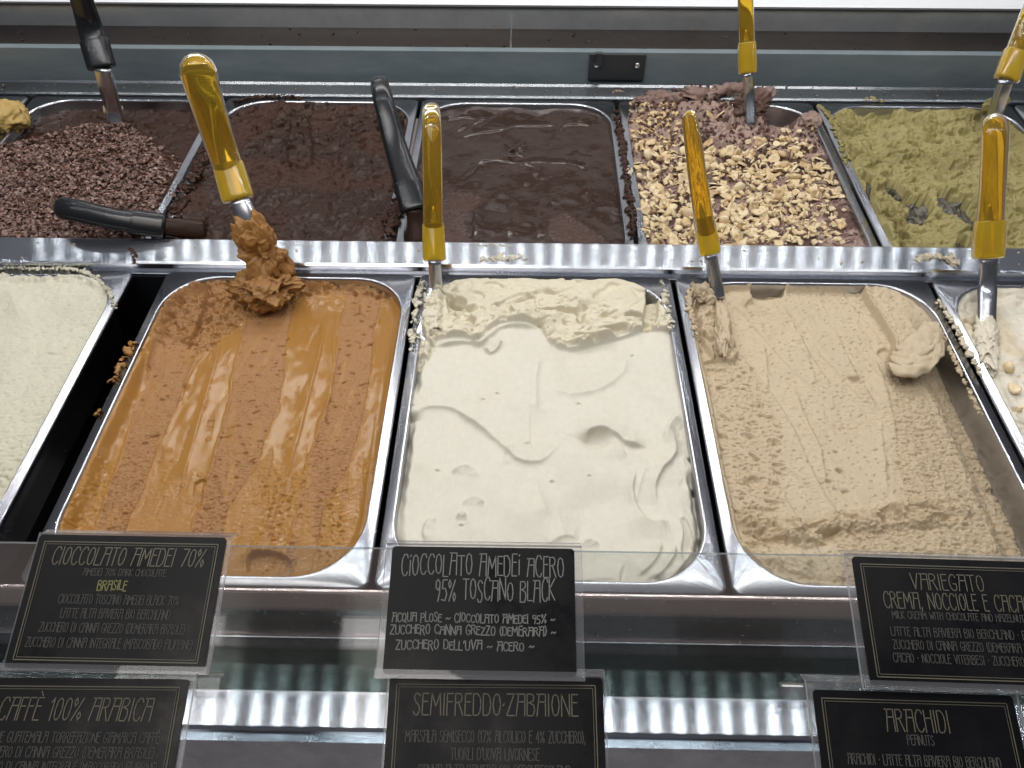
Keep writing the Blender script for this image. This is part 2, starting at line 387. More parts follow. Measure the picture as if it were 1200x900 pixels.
# ------------------------------------------------------------------ pans
def rrect(x0, y0, x1, y1, r, n=10):
    out = []
    for cx, cy, a0 in ((x1-r, y1-r, 0), (x0+r, y1-r, 90), (x0+r, y0+r, 180), (x1-r, y0+r, 270)):
        for k in range(n+1):
            a = R(a0+90*k/n); out.append((cx+r*math.cos(a), cy+r*math.sin(a)))
    return out
def pan_mesh():
    n = 10; g = .0022; W_, D_ = PW-2*g, PD-2*g
    rings = []
    def ring(inset, r, z): rings.append([(x, y, z) for x, y in rrect(-W_/2+inset, inset, W_/2-inset, D_-inset, r, n)])
    ring(.0, .008, -.0055); ring(-.0002, .008, -.001); ring(.0012, .008, .0006); ring(.0068, .052, .0002); ring(.0075, .052, .0008); ring(.0086, .052, .0004)
    ring(.0095, .051, -.002); ring(.0125, .049, -.055); ring(.0185, .045, -.0595); ring(.05, .02, -.0600)
    V = [v for r_ in rings for v in r_]; F = []; m = len(rings[0])
    for i in range(len(rings)-1):
        for k in range(m): F.append((i*m+k, i*m+(k+1) % m, (i+1)*m+(k+1) % m, (i+1)*m+k))
    F.append(tuple(range((len(rings)-1)*m, len(rings)*m)))
    return mesh_from('pan', V, F, True)
PANME = pan_mesh(); PANME.materials.append(M['pan'])
_b = bmesh.new(); _b.from_mesh(PANME); bmesh.ops.recalc_face_normals(_b, faces=_b.faces); _b.to_mesh(PANME); _b.free()
def pan(x, y, label):
    o = bpy.data.objects.new('gelato_pan', PANME); col.objects.link(o); o.location = (x, y, 0)
    tag(o, label, 'pan', 'steel pans of the display'); return o
FX = {'cream': -.424, 'choc': -.131, 'white': .131, 'beige': .393, 'nougat': .655}
pan(FX['cream'], Y0F, 'front steel pan at the left edge filled with pale cream gelato')
pan(FX['choc'], Y0F, 'front steel pan holding the striped caramel brown gelato')
pan(FX['white'], Y0F, 'front steel pan in the middle holding smooth ivory gelato')
pan(FX['beige'], Y0F, 'front steel pan holding the beige nut gelato')
pan(FX['nougat'], Y0F, 'front steel pan at the right edge holding white gelato with nuts')
BX = {'yellow': -.689, 'flakes': -.425, 'dark': -.163, 'gloss': .099, 'hazel': .361, 'pist': .623, 'far': .885}
pan(BX['yellow'], Y0B, 'rear steel pan cut by the left edge with yellow gelato')
pan(BX['flakes'], Y0B, 'rear steel pan under the chocolate flakes')
pan(BX['dark'], Y0B, 'rear steel pan of matt dark chocolate behind the big yellow spatula')
pan(BX['gloss'], Y0B, 'rear steel pan of glossy dark chocolate with a white highlight')
pan(BX['hazel'], Y0B, 'rear steel pan heaped with chopped hazelnuts')
pan(BX['pist'], Y0B, 'rear steel pan of green pistachio gelato')
pan(BX['far'], Y0B, 'rear steel pan cut by the right edge')
#@@GELATO
# ------------------------------------------------------------------ gelato height fields
class Field:
    def __init__(s, cx, y0, step, zref=-.008, xr=None, yr=None):
        hw = PW/2-.0092+.003; s.cx, s.y0 = cx, y0
        xa, xb = (cx-hw, cx+hw) if xr is None else xr
        ya, yb = (y0+.0092-.001, y0+PD-.0092+.001) if yr is None else yr
        nx = int((xb-xa)/step)+1; ny = int((yb-ya)/step)+1
        s.X, s.Y = np.meshgrid(np.linspace(xa, xb, nx), np.linspace(ya, yb, ny))
        s.PX, s.PY = PXs(s.X, s.Y, zref); s.zref = zref
        s.H = np.zeros_like(s.X); s.M = np.zeros_like(s.X); s.nx, s.ny = nx, ny
        # distance inside the opening
        ax = np.abs(s.X-cx); cyc = y0+PD/2; ay = np.abs(s.Y-cyc); hx, hy, r = PW/2-.0112, PD/2-.0112, .051
        qx = ax-(hx-r); qy = ay-(hy-r)
        s.wall = -(np.minimum(np.maximum(qx, qy), 0)+np.hypot(np.maximum(qx, 0), np.maximum(qy, 0))-r)
    def w(s, p): return U(p[0], p[1], s.zref)[:2]
    def dist(s, pts, n=6, closed=False):
        """distance to a smoothed line, signed side (+ = left of travel in world), parameter 0..1"""
        C = catmull([s.w(p) for p in pts], n); D = np.full(s.X.shape, 1e9); S = np.zeros_like(D); T = np.zeros_like(D)
        for i in range(len(C)-1):
            a, b = C[i], C[i+1]; d = b-a; l2 = d@d+1e-12
            t = np.clip(((s.X-a[0])*d[0]+(s.Y-a[1])*d[1])/l2, 0, 1)
            ex = s.X-a[0]-t*d[0]; ey = s.Y-a[1]-t*d[1]; dd = np.hypot(ex, ey); m = dd < D
            D[m] = dd[m]; S[m] = (d[0]*ey-d[1]*ex)[m]; T[m] = ((i+t)/(len(C)-1))[m]
        return D, np.sign(S), T
    def ridge(s, pts, h, w, wob=.0):
        D, S, T = s.dist(pts); e_ = ss(0, .12, T)*ss(0, .12, 1-T)
        if wob: D = np.abs(D+wob*n3(s.X*300, s.Y*300, 3))
        s.H += h*np.exp(-(D/w)**2)*e_; return D, T
    def fold(s, pts, h, wl, wr, taper=.2):
        """crest along the line: falls off over wl on its left, wr on its right"""
        D, S, T = s.dist(pts); e_ = ss(0, taper, T)*ss(0, taper, 1-T)*(.8+.45*n3(T*5+h*3e3, T*0+len(pts)*1.7, pts[0][0]*.37))
        D = np.abs(D+.0005*n3(s.X*160, s.Y*160, 77))
        s.H += h*np.where(S > 0, np.exp(-(D/wl)**1.3), np.exp(-(D/wr)**1.3))*e_
    def blob(s, p, rx, ry, h, rot=0, pw=2, noise_=0):
        x, y = s.w(p); c, d = math.cos(R(rot)), math.sin(R(rot)); dx = s.X-x; dy = s.Y-y
        if noise_: 
            dx = dx+noise_*n3(s.X*150, s.Y*150, 9); dy = dy+noise_*n3(s.X*150, s.Y*150, 19)
        a = (dx*c+dy*d)/rx; b = (-dx*d+dy*c)/ry; g = np.exp(-(np.hypot(a, b))**pw); s.H += h*g; return g
    def inside(s, poly, soft=.003, n=6):
        """soft mask of a closed outline given in photo points"""
        C = catmull([s.w(p) for p in poly+[poly[0]]], n); D = np.full(s.X.shape, 1e9); ins = np.zeros(s.X.shape, bool)
        for i in range(len(C)-1):
            a, b = C[i], C[i+1]; d = b-a; l2 = d@d+1e-12
            t = np.clip(((s.X-a[0])*d[0]+(s.Y-a[1])*d[1])/l2, 0, 1)
            D = np.minimum(D, np.hypot(s.X-a[0]-t*d[0], s.Y-a[1]-t*d[1]))
            cond = ((a[1] > s.Y) != (b[1] > s.Y)) & (s.X < (b[0]-a[0])*(s.Y-a[1])/(b[1]-a[1]+1e-15)+a[0]); ins ^= cond
        return ss(-soft, soft, np.where(ins, D, -D))
    def pits(s, fx, fy, lo, hi, depth, mask=1.0, seed=0.0, rot=0, warp=.4):
        c, d = math.cos(R(rot)), math.sin(R(rot)); x = s.X*c+s.Y*d; y = -s.X*d+s.Y*c
        x = x*fx; y = y*fy; q = n3(x*.5, y*.5, seed+4)*warp*2
        v = n3(x+q, y+q, seed); g = ss(lo, hi, v)*mask; s.H -= depth*g; return g
    def clampwall(s, top=-.0022):
        out = ss(.003, -.0005, s.wall); s.H = s.H*(1-out)+np.minimum(s.H, top)*out
    def build(s, name, m, label, cat='gelato', lim=-.004, extra=None):
        V = np.stack([s.X, s.Y, s.H], -1).reshape(-1, 3)
        i, j = np.meshgrid(np.arange(s.nx-1), np.arange(s.ny-1)); a = (j*s.nx+i).ravel()
        keep = (s.wall.reshape(-1)[a] > lim)
        a = a[keep]; F = np.stack([a, a+1, a+s.nx+1, a+s.nx], -1)
        me = fast_mesh(name, V, F); at = me.attributes.new('mask', 'FLOAT', 'POINT')
        if len(me.vertices) == V.shape[0]: at.data.foreach_set('value', np.clip(s.M, 0, 1).astype(np.float32).ravel())
        o = link(name, me, m); tag(o, label, cat, 'gelato in the pans'); return o
    def z(s, x, y):
        i = int(np.clip(round((x-s.X[0, 0])/(s.X[0, 1]-s.X[0, 0])), 0, s.nx-1)); j = int(np.clip(round((y-s.Y[0, 0])/(s.Y[1, 0]-s.Y[0, 0])), 0, s.ny-1)); return s.H[j, i]

def lump(name, c, r, m, parent=None, amp=.25, freq=60, sub=5, stretch=(1, 1, 1), rot=(0, 0, 0), rid=True, seed=0., mask=.6):
    me = bpy.data.meshes.new(name); bm = bmesh.new(); bmesh.ops.create_icosphere(bm, subdivisions=sub, radius=1); bm.to_mesh(me); bm.free()
    n = len(me.vertices); co = np.zeros(n*3); me.vertices.foreach_get('co', co); co = co.reshape(-1, 3)
    rm = np.array(Matrix.Rotation(rot[2], 3, 'Z') @ Matrix.Rotation(rot[1], 3, 'Y') @ Matrix.Rotation(rot[0], 3, 'X'))
    P0 = (co*np.array(r)) @ rm.T+np.array(c)
    q = P0*freq*np.array(stretch)+seed
    d = (ridged(q[:, 0], q[:, 1], q[:, 2], 4)-.5)*1.2 if rid else fbm(q[:, 0], q[:, 1], q[:, 2], 4)
    d2 = fbm(P0[:, 0]*freq*.5, P0[:, 1]*freq*.5, P0[:, 2]*freq*.5+seed, 2)
    co2 = ((co*(1+amp*d+amp*.9*d2)[:, None])*np.array(r)) @ rm.T+np.array(c)
    me.vertices.foreach_set('co', co2.ravel()); me.polygons.foreach_set('use_smooth', [True]*len(me.polygons))
    at = me.attributes.new('mask', 'FLOAT', 'POINT'); at.data.foreach_set('value', np.full(n, mask)); me.update()
    return link(name, me, m, parent)

# ---- caramel-brown chocolate gelato (front left)
f = Field(FX['choc'], Y0F, .00072, -.012)
X, Y, PX, PY = f.X, f.Y, f.PX, f.PY
f.H[:] = -.0125+.0014*n3(X*12, Y*8, 1)
ys = [310, 380, 460, 540, 600, 640, 700]
wobx = 3.2*n3(X*60, Y*26, 5)+1.8*n3(X*200, Y*60, 8)+.8*n3(X*500, Y*300, 9)
def bl(v): return np.interp(PY, ys, v)+wobx
b1 = bl([212, 190, 167, 140, 118, 104, 86]); b2 = bl([270, 246, 213, 180, 156, 143, 125])
b3 = bl([300, 288, 270, 250, 231, 222, 205]); b4 = bl([352, 340, 330, 304, 266, 259, 240])
b5 = bl([405, 400, 388, 363, 349, 337, 320]); b6 = bl([452, 442, 432, 412, 378, 372, 360])
def band(a, b, s_=1.6): return ss(-s_, s_, PX-a)*ss(-s_, s_, b-PX)
por = np.clip(band(b1, b2)+band(b3, b4)+band(b5, b6), 0, 1)*ss(-.2, .05, n3(X*25, Y*9, 21)+.42)
top = ss(352, 338, PY+6*n3(X*40, Y*40, 2))
por = np.clip(np.maximum(por, top*.8), 0, 1)
lowfade = ss(360, 620, PY)
por = np.clip(por-.6*ss(.27, .42, n3(X*110, Y*22, 61))*ss(350, 420, PY), 0, 1)+.55*(1-por)*ss(.36, .5, n3(X*150, Y*26, 71))
f.M = por*.95
f.H -= .0007*por
f.pits(300, 820, .04, .30, .0013, por*(.15+1.1*lowfade), 3.3)
f.pits(480, 700, .38, .60, .0012, por, 13.3)
f.pits(120, 260, .46, .58, .0026, por, 6.1)
for lst, h in (([212, 190, 167, 140, 118, 104, 86], .0010), ([270, 246, 213, 180, 156, 143, 125], .0012), ([300, 288, 270, 250, 231, 222, 205], .0011), ([352, 340, 330, 304, 266, 259, 240], .0007), ([405, 400, 388, 363, 349, 337, 320], .0010), ([452, 442, 432, 412, 378, 372, 360], .0012)):
    dx = (PX-bl(lst)); f.H += 1.5*h*np.exp(-(dx/1.5)**2)*ss(345, 370, PY)*(.6+.5*n3(X*30, Y*30, h*9e4))
for pts in ([(385, 350), (378, 400), (363, 460), (342, 540), (322, 600), (305, 655)], [(262, 395), (240, 470), (220, 540), (215, 562)], [(248, 400), (222, 440), (212, 470)],
            [(395, 360), (388, 400), (390, 440), (375, 520)], [(455, 400), (440, 500), (428, 600), (420, 640)], [(187, 375), (192, 430), (183, 455)], [(340, 355), (333, 380), (325, 400)]):
    f.fold(pts, .0021, .0011, .006, .1)
wet = 1-por
f.H += wet*.00045*fbm(X*70, Y*35, 3, 2)
f.H -= wet*.0028*ss(.0, .7, f.inside([(228, 566), (240, 562), (247, 585), (252, 603), (238, 602), (228, 585)], .0012))
# little speckled ripples on the wet part near the customer
rip = wet*np.clip(ss(525, 570, PY)*(ss(175, 100, PX+(PY-560)*.6)+ss(270, 320, PX)*ss(-.2, .3, n3(X*30, Y*20, 33))+.12), 0, 1)
f.H += rip*.0036*np.maximum(0, n3(X*300, Y*360, 4)-.08)
f.H -= rip*.0006*ss(.1, .5, n3(X*250, Y*300, 14))
for (a, b, rr) in ((198, 527, 2.6), (244, 514, 2), (215, 568, 3), (233, 578, 2), (222, 588, 2.5), (317, 547, 3), (235, 556, 2.5), (202, 539, 1.5), (300, 588, 3), (330, 560, 2.5)):
    D_, S_, T_ = f.dist([(a-rr, b), (a, b-rr*.7), (a+rr, b), (a, b+rr*.7), (a-rr, b)], 4); f.H += .0010*np.exp(-(D_/.0008)**2)
# torn top edge, chunky rim of ice cream
f.H += .0062*ss(362, 332, PY+7*fbm(X*60, Y*60, 12, 3)-ss(300, 250, PX)*22)*(.75+.5*fbm(X*55, Y*55, 31, 3))
rough = f.inside([(180, 400), (195, 340), (235, 320), (330, 318), (455, 325), (462, 352), (400, 345), (340, 352), (300, 365), (262, 395), (238, 415), (215, 402)], .004)
f.H += rough*.0036*fbm(X*110, Y*110, 51, 4)
f.pits(150, 200, .12, .4, .0035, rough, 8.)
f.M = np.maximum(f.M, rough*.7); f.M = np.maximum(f.M, .14*(1-ss(.1, .5, rip)))
D_, S_, T_ = f.dist([(243, 335), (240, 362), (228, 388), (218, 410)]); f.H -= .0075*np.exp(-((D_+.0018*n3(X*200, Y*200, 7))/.0022)**2)*ss(0, .1, T_)*ss(0, .15, 1-T_)
f.fold([(422, 352), (421, 366), (432, 374), (450, 374)], .0032, .001, .010)
f.fold([(345, 332), (370, 336), (400, 332), (440, 336)], .0045, .002, .006)
for (a, b, rr, h) in ((215, 453, 4, .004), (287, 530, 2, .003), (340, 515, 1.6, .002), (250, 558, 2, .002), (172, 419, 3, .003), (384, 548, 2, .002), (312, 475, 1.5, .002), (398, 532, 4, .0014), (180, 508, 5, .0016), (266, 510, 3, .002), (130, 621, 4, .002)):
    f.blob((a, b), rr*.0009, rr*.0007, -h, 0, 2, .001)
g = f.inside([(290, 668), (292, 652), (310, 646), (335, 652), (338, 664), (315, 668)], .0016); f.H -= .005*g
f.fold([(286, 668), (292, 650), (312, 645), (338, 652)], .004, .004, .0012)
# gelato climbing at the walls
f.H += .0075*ss(.014, .001, f.wall+.003*n3(X*60, Y*60, 3))*ss(330, 345, PY)*ss(0, 1, (X < FX['choc'])*1.0)
f.H += .0035*ss(.010, .001, f.wall)
f.clampwall()
CH = f.build('gelato', M['g_choc'], 'caramel brown gelato with wet and porous stripes in the pan of the big yellow spatula')
# ---- ivory gelato (front middle)
f = Field(FX['white'], Y0F, .00072, -.004)
X, Y, PX, PY = f.X, f.Y, f.PX, f.PY
f.H[:] = -.0046+.0030*n3(X*11, Y*10, 1.7)+.0022*n3(X*24+n3(X*9, Y*9, 5), Y*18, 4.4)+.0007*n3(X*60, Y*48, 2)+.00016*fbm(X*420, Y*90, 3, 3)
edge = [(500, 402), (513, 400), (543, 397), (560, 403), (573, 390), (587, 381), (612, 380), (633, 383), (647, 402), (677, 406), (717, 397), (750, 388), (782, 388)]
rm = f.inside([(478, 330), (488, 318), (620, 312), (780, 316), (800, 330), (792, 388)]+edge[::-1], .0016)
f.H += rm*(.0085+.0068*fbm(X*30, Y*34, 8, 2)+.0012*fbm(X*130, Y*130, 4, 3))
slab = f.inside([(536, 318), (640, 316), (752, 318), (757, 345), (748, 372), (700, 362), (640, 345), (590, 362), (540, 356)], .003)
f.H = f.H*(1-.75*slab)+.75*slab*(.0040+.0018*fbm(X*50, Y*50, 2, 3))
crk = rm*(1-.7*slab)
f.pits(46, 70, .10, .40, .0085, crk, 21.); f.pits(170, 260, .28, .50, .0028, crk, 5.)
f.M = np.clip(rm*.9, 0, 1)
f.H -= .009*f.inside([(524, 358), (532, 352), (546, 357), (542, 370), (528, 374)], .0012)
f.H -= .012*f.inside([(757, 335), (768, 336), (770, 370), (764, 386), (753, 386), (756, 360)], .0012)
f.fold([(645, 404), (677, 407), (718, 398), (752, 388)], 0.0067, .012, .0012, .1)
f.fold([(505, 408), (545, 402), (566, 405), (590, 384), (633, 384)], 0.0056, .010, .0012, .1)
f.blob((575, 404), .009, .007, .004); f.fold([(566, 408), (575, 415), (584, 410), (588, 398)], 0.0048, .004, .001)
f.fold([(476, 486), (490, 483), (500, 477), (527, 477), (545, 487), (562, 499), (587, 520), (608, 539), (634, 540), (655, 521), (665, 512)], .0046, .026, .0022, .35)
f.blob((485, 482), .007, .006, .004); f.blob((481, 489), .006, .003, -.006)
# scoop hollow with its lifted lip
f.blob((698, 514), .0115, .0075, -.0070, 12, 3); f.fold([(684, 517), (690, 507), (706, 503), (722, 511), (736, 521), (760, 524)], 0.0072, .010, .0012, .15)
f.fold([(712, 505), (725, 520), (735, 538)], 0.0029, .001, .006)
for c_, w_ in (((530, 552), 27), ((543, 590), 24), ((536, 607), 10), ((680, 637), 22)):
    x, y = c_; f.fold([(x, y+5), (x+w_*.12, y-2), (x+w_*.5, y-6), (x+w_*.88, y-2), (x+w_, y+5)], 0.0036, .0008, .0045, .3)
f.blob((555, 556), .004, .003, .0015)
f.fold([(634, 410), (629, 440), (628, 465), (630, 486)], 0.0024, .003, .010)
f.fold([(640, 452), (670, 462), (705, 456), (730, 436), (733, 416)], 0.0035, .010, .003)
f.blob((682, 430), .024, .018, -.0022)
f.fold([(746, 545), (741, 575), (752, 603), (768, 612), (785, 609)], 0.0054, .0014, .010)
f.fold([(770, 592), (768, 568), (775, 552), (790, 534), (792, 522), (788, 505)], 0.0048, .010, .0014)
f.fold([(745, 590), (752, 560), (758, 545)], 0.0019, .006, .002)
f.fold([(776, 520), (785, 498), (796, 486)], 0.0040, .002, .006)
f.blob((700, 590), .030, .016, -.0030, 20); f.blob((640, 600), .022, .02, .0018); f.blob((500, 540), .02, .018, .0018)
f.fold([(628, 555), (632, 580), (645, 610)], 0.0019, .004, .009); f.fold([(590, 545), (600, 520)], 0.0016, .002, .006)
for k, (x, y) in enumerate(((776, 684), (762, 680), (745, 676))): f.fold([(x, y), (x+14, y-10), (x+26, y-26), (x+30, y-44)], 0.0042, .005, .0016)
f.fold([(600, 676), (640, 682), (690, 680), (740, 686)], 0.0048, .008, .003); f.fold([(640, 640), (662, 628), (680, 630)], 0.0024, .008, .002)
f.fold([(500, 640), (497, 622), (503, 610), (512, 609)], 0.0029, .001, .005); f.fold([(470, 560), (462, 600), (456, 640)], 0.0032, .004, .003)
edg = ss(.016, .002, f.wall); rt = edg*ss(775, 790, PX)*ss(470, 500, PY)
f.H += rt*(.0028*ridged(X*55, Y*30, 4, 3)-.003)
f.pits(70, 45, .2, .4, .0045, ss(.020, .006, f.wall)*ss(700, 760, PX)*ss(480, 520, PY), 2.)
for (x, y, r_) in ((617, 519, 3), (582, 462, 2), (565, 468, 2.4), (677, 472, 2), (646, 563, 2.4), (512, 549, 2), (690, 555, 1.5), (740, 415, 2), (540, 615, 2)):
    f.blob((x, y), r_*.0008, r_*.0006, .0016); f.blob((x+1.5, y+2), r_*.0008, r_*.0006, -.0012)
# rough crust down the left side where the spatula blade stands
lc = f.inside([(484, 330), (515, 325), (518, 370), (512, 402), (500, 425), (486, 430), (482, 390)], .002)
f.H += lc*(.004+.0035*fbm(X*120, Y*90, 6, 4)); f.pits(150, 120, .1, .4, .004, lc, 9.); f.M = np.maximum(f.M, lc*.6)
f.H -= .006*ss(.0065, .001, f.wall+.002*n3(X*70, Y*70, 1))*ss(-.1, .3, n3(X*14, Y*14, 8)+.1)*(1-rm)
f.clampwall()
WH = f.build('gelato', M['g_white'], 'smooth ivory gelato with soft folds in the middle front pan')
FW = f
# ---- beige gelato (front right)
f = Field(FX['beige'], Y0F, .00072, -.012)
X, Y, PX, PY = f.X, f.Y, f.PX, f.PY
lvl = np.interp(PX-(PY-330)*.36, [820, 1000, 1080], [0, -.002, -.014])
f.H[:] = -.0085+.0022*n3(X*12, Y*12, 6)+.0010*n3(X*40, Y*30, 2)+.0005*n3(X*130+Y*30, Y*34, 12)+.0003*fbm(X*260, Y*120, 3, 3)+lvl+.0016*ss(-.05, .05, n3(X*26+Y*7, Y*6, 91))
scale = ss(.0, .5, ss(1010, 1090, PX+(PY-450)*-.12)*ss(420, 470, PY)+ss(600, 640, PY)*ss(960, 1020, PX))
f.pits(260, 700, .02, .36, .0016, scale, 4., -14)
f.pits(130, 300, .25, .45, .0016, scale, 9., -14)
lft = f.inside([(805, 360), (850, 400), (900, 470), (915, 560), (900, 640), (860, 640), (835, 520)], .008)
mid = ss(.0, .5, n3(X*16, Y*16, 12)+.25)*(1-scale)
f.pits(250, 460, .22, .44, .0018, np.clip(mid*.35+lft, 0, 1), 15., -20)
f.pits(90, 190, .38, .46, .0035, np.clip(lft+.12*mid, 0, 1), 25., -25)
f.pits(260, 420, .42, .52, .0016, 1, 35., 0)
f.pits(160, 260, .10, .35, .0016, f.inside([(950, 335), (1010, 335), (1022, 372), (985, 362), (955, 350)], .003), 2., -10)
for pts in ([(905, 345), (925, 380), (940, 410), (965, 445), (975, 455)], [(926, 450), (945, 500), (960, 530), (968, 575)], [(855, 375), (885, 371), (912, 378), (925, 392)], [(1020, 415), (1035, 450), (1045, 490), (1050, 530)],
            [(1030, 490), (1035, 540), (1038, 590)], [(893, 405), (898, 440), (897, 470)], [(933, 393), (948, 425)]):
    f.fold(pts, .0022, .0014, .006, .15)
# scoop gouge at the back
g = f.inside([(878, 334), (900, 328), (922, 330), (917, 344), (912, 352), (882, 352)], .0014); f.H -= .013*g
f.fold([(866, 366), (878, 356), (880, 336), (876, 328)], .006, .006, .0016); f.fold([(912, 352), (922, 334), (930, 328)], .004, .0015, .006)
# rolled tongue of gelato on the right with curled end
tg = f.inside([(1004, 330), (1030, 332), (1060, 345), (1095, 375), (1104, 392), (1098, 410), (1080, 425), (1056, 434), (1040, 425), (1044, 405), (1030, 385), (1012, 355)], .0022)
f.H += tg*(.0095+.0008*fbm(X*80, Y*80, 4, 3)-lvl*.5)
f.fold([(1008, 332), (1016, 356), (1034, 388), (1046, 410), (1042, 426)], .0028, .0013, .010, .1) 
for k in range(6):
    o_ = k*4.6; f.fold([(1043+o_*.35, 424-o_*.9), (1062+o_*.5, 432-o_*1.5), (1085+o_*.15, 418-o_*1.3), (1102-o_*.25, 396-o_*1.0)], .0026-.0002*k, .0030, .0012, .1)
f.H -= .004*f.inside([(1036, 410), (1043, 414), (1040, 424), (1030, 420), (1028, 414)], .0012)
f.fold([(1040, 434), (1062, 441), (1086, 432), (1102, 410)], -.0035, .002, .005)
ln = f.inside([(1000, 328), (1012, 328), (1030, 345), (1050, 372), (1044, 378), (1020, 352), (1006, 345)], .002); f.H += ln*.002*fbm(X*150, Y*150, 7, 3)
# left crust around the second spatula
lc = f.inside([(808, 332), (822, 322), (838, 330), (848, 360), (858, 400), (862, 425), (845, 428), (830, 418), (818, 390)], .002)
f.H += lc*(.0065+.004*fbm(X*90, Y*70, 6, 4)); f.pits(140, 70, .08, .3, .006, lc, 9.)
# crumbly ridge near the customer
cr = f.inside([(868, 605), (930, 612), (1010, 600), (1075, 588), (1130, 590), (1125, 612), (1060, 622), (990, 632), (930, 645), (880, 640)], .005)
f.H += cr*(.002+.0085*fbm(X*48, Y*56, 3, 4)); f.pits(110, 150, .1, .4, .0045, cr, 11.)
lw = f.inside([(862, 650), (900, 640), (945, 655), (960, 690), (900, 690)], .004); f.H += lw*.0035*ridged(X*50, Y*50, 7, 3)*ss(0, 1, lw)
for k in range(3): f.fold([(872+k*8, 640+k*8), (895+k*8, 652+k*8), (930+k*5, 662+k*8), (955, 672+k*6)], .0026, .005, .0014)
for (x, y, r_, h) in ((1003, 448, 8, .006), (882, 568, 9, .005), (984, 554, 4, .004), (1053, 544, 3, .003), (1073, 457, 2.5, .003), (978, 530, 2.5, .003), (908, 570, 4, .004), (970, 567, 3, .003), (878, 516, 7, .004), (905, 523, 5, .003), (1176, 560, 7, .004), (835, 438, 8, .004), (990, 578, 4, .003)):
    f.blob((x, y), r_*.00085, r_*.0005, -h, -10, 3, .0015)
# trough along the right wall
f.H -= .010*ss(.030, .012, f.wall)*ss(1040, 1075, PX-(PY-420)*.35)*ss(372, 400, PY)
f.H += .0075*ss(.006, .0012, f.wall)*ss(1000, 980, PX)
f.H -= .004*ss(.012, .0, f.wall)*ss(650, 680, PY)
f.M = np.clip(scale*.5+cr*.6+lft*.4+.2, 0, 1)
f.clampwall()
BE = f.build('gelato', M['g_beige'], 'beige nut gelato with a rolled tongue in the front pan right of the ivory one')
FBE = f
for k in range(4):
    o_ = k*6.4; zb = .0015+.0020*k
    path = [U(1040+o_*.5, 424-o_*.9, zb-.003), U(1056+o_*.45, 434-o_*1.45, zb), U(1078+o_*.1, 428-o_*1.6, zb+.002), U(1096-o_*.2, 412-o_*1.5, zb+.003), U(1104-o_*.4, 396-o_*1.0, zb+.001)]
    me = sweep('gelato_curl', path, [.002, .0080, .0100, .0080, .0020], [.0014, .0030, .0038, .0030, .0010], seg=28, cyl_n=10)
    n = len(me.vertices); co = np.zeros(n*3); me.vertices.foreach_get('co', co); co = co.reshape(-1, 3)
    co[:, 2] += .0024*fbm(co[:, 0]*90, co[:, 1]*90, co[:, 2]*120+k*4, 4); co[:, 1] += .0026*fbm(co[:, 0]*80, co[:, 1]*80, k*3.3, 4)
    me.vertices.foreach_set('co', co.ravel()); at = me.attributes.new('mask', 'FLOAT', 'POINT'); at.data.foreach_set('value', np.full(n, .15)); me.update()
    link('gelato_curl', me, M['g_beige'], BE)
# ---- pale cream (far left)
f = Field(FX['cream'], Y0F, .0010, -.003)
X, Y, PX, PY = f.X, f.Y, f.PX, f.PY
f.H[:] = -.0030+.0035*n3(X*14, Y*14, 7)+.0016*fbm(X*40, Y*40, 3, 3)
low = ss(380, 560, PY)
f.pits(160, 300, .05, .4, .0016, low, 4.); f.pits(260, 420, .3, .5, .0012, 1, 6.)
f.fold([(10, 335), (25, 370), (42, 392)], .004, .003, .012); f.blob((60, 365), .03, .02, -.004)
f.fold([(82, 388), (95, 380), (112, 376)], .003, .005, .0012); f.fold([(50, 412), (72, 412), (85, 400)], .002, .004, .0012)
f.H += .004*ss(.012, .003, f.wall)*ss(345, 330, PY)*(1+fbm(X*140, Y*140, 2, 3)); f.M = low*.3+.1; f.clampwall(-.001)
f.build('gelato', M['g_cream'], 'pale cream gelato in the front pan left of the black gap')
# ---- white nougat (far right)
f = Field(FX['nougat'], Y0F, .0010, -.004)
X, Y, PX, PY = f.X, f.Y, f.PX, f.PY
f.H[:] = -.006+.004*n3(X*16, Y*16, 17)+.0022*fbm(X*60, Y*60, 3, 4)
f.pits(120, 170, .15, .4, .004, ss(-.1, .3, n3(X*20, Y*20, 3)), 4.); f.fold([(1150, 345), (1155, 400), (1165, 450)], .006, .01, .003)
f.M = ss(.15, .4, n3(X*22, Y*22, 8))*.6; f.H += .004*ss(.014, .004, f.wall); f.clampwall(-.001)
NG = f.build('gelato', M['g_nougat'], 'white gelato with nut crumbs in the front pan cut by the right edge')
FN = f
# ---- dark chocolate under flakes (rear left)
f = Field(BX['flakes'], Y0B, .0013, -.006)
X, Y, PX, PY = f.X, f.Y, f.PX, f.PY
mound = f.inside([(-60, 290), (-40, 190), (40, 165), (95, 152), (150, 150), (182, 170), (215, 210), (205, 300), (60, 330)], .012)
f.H[:] = -.012+.014*mound+.002*fbm(X*30, Y*30, 4, 4); f.H += .0015*fbm(X*150, Y*150, 4, 3)*mound
f.pits(90, 120, .15, .4, .003, 1-mound, 8.); f.M = mound*.6+.2; f.clampwall()
FF = f; DF = f.build('gelato', M['g_dark'], 'dark chocolate gelato strewn with flakes at the left of the rear row')
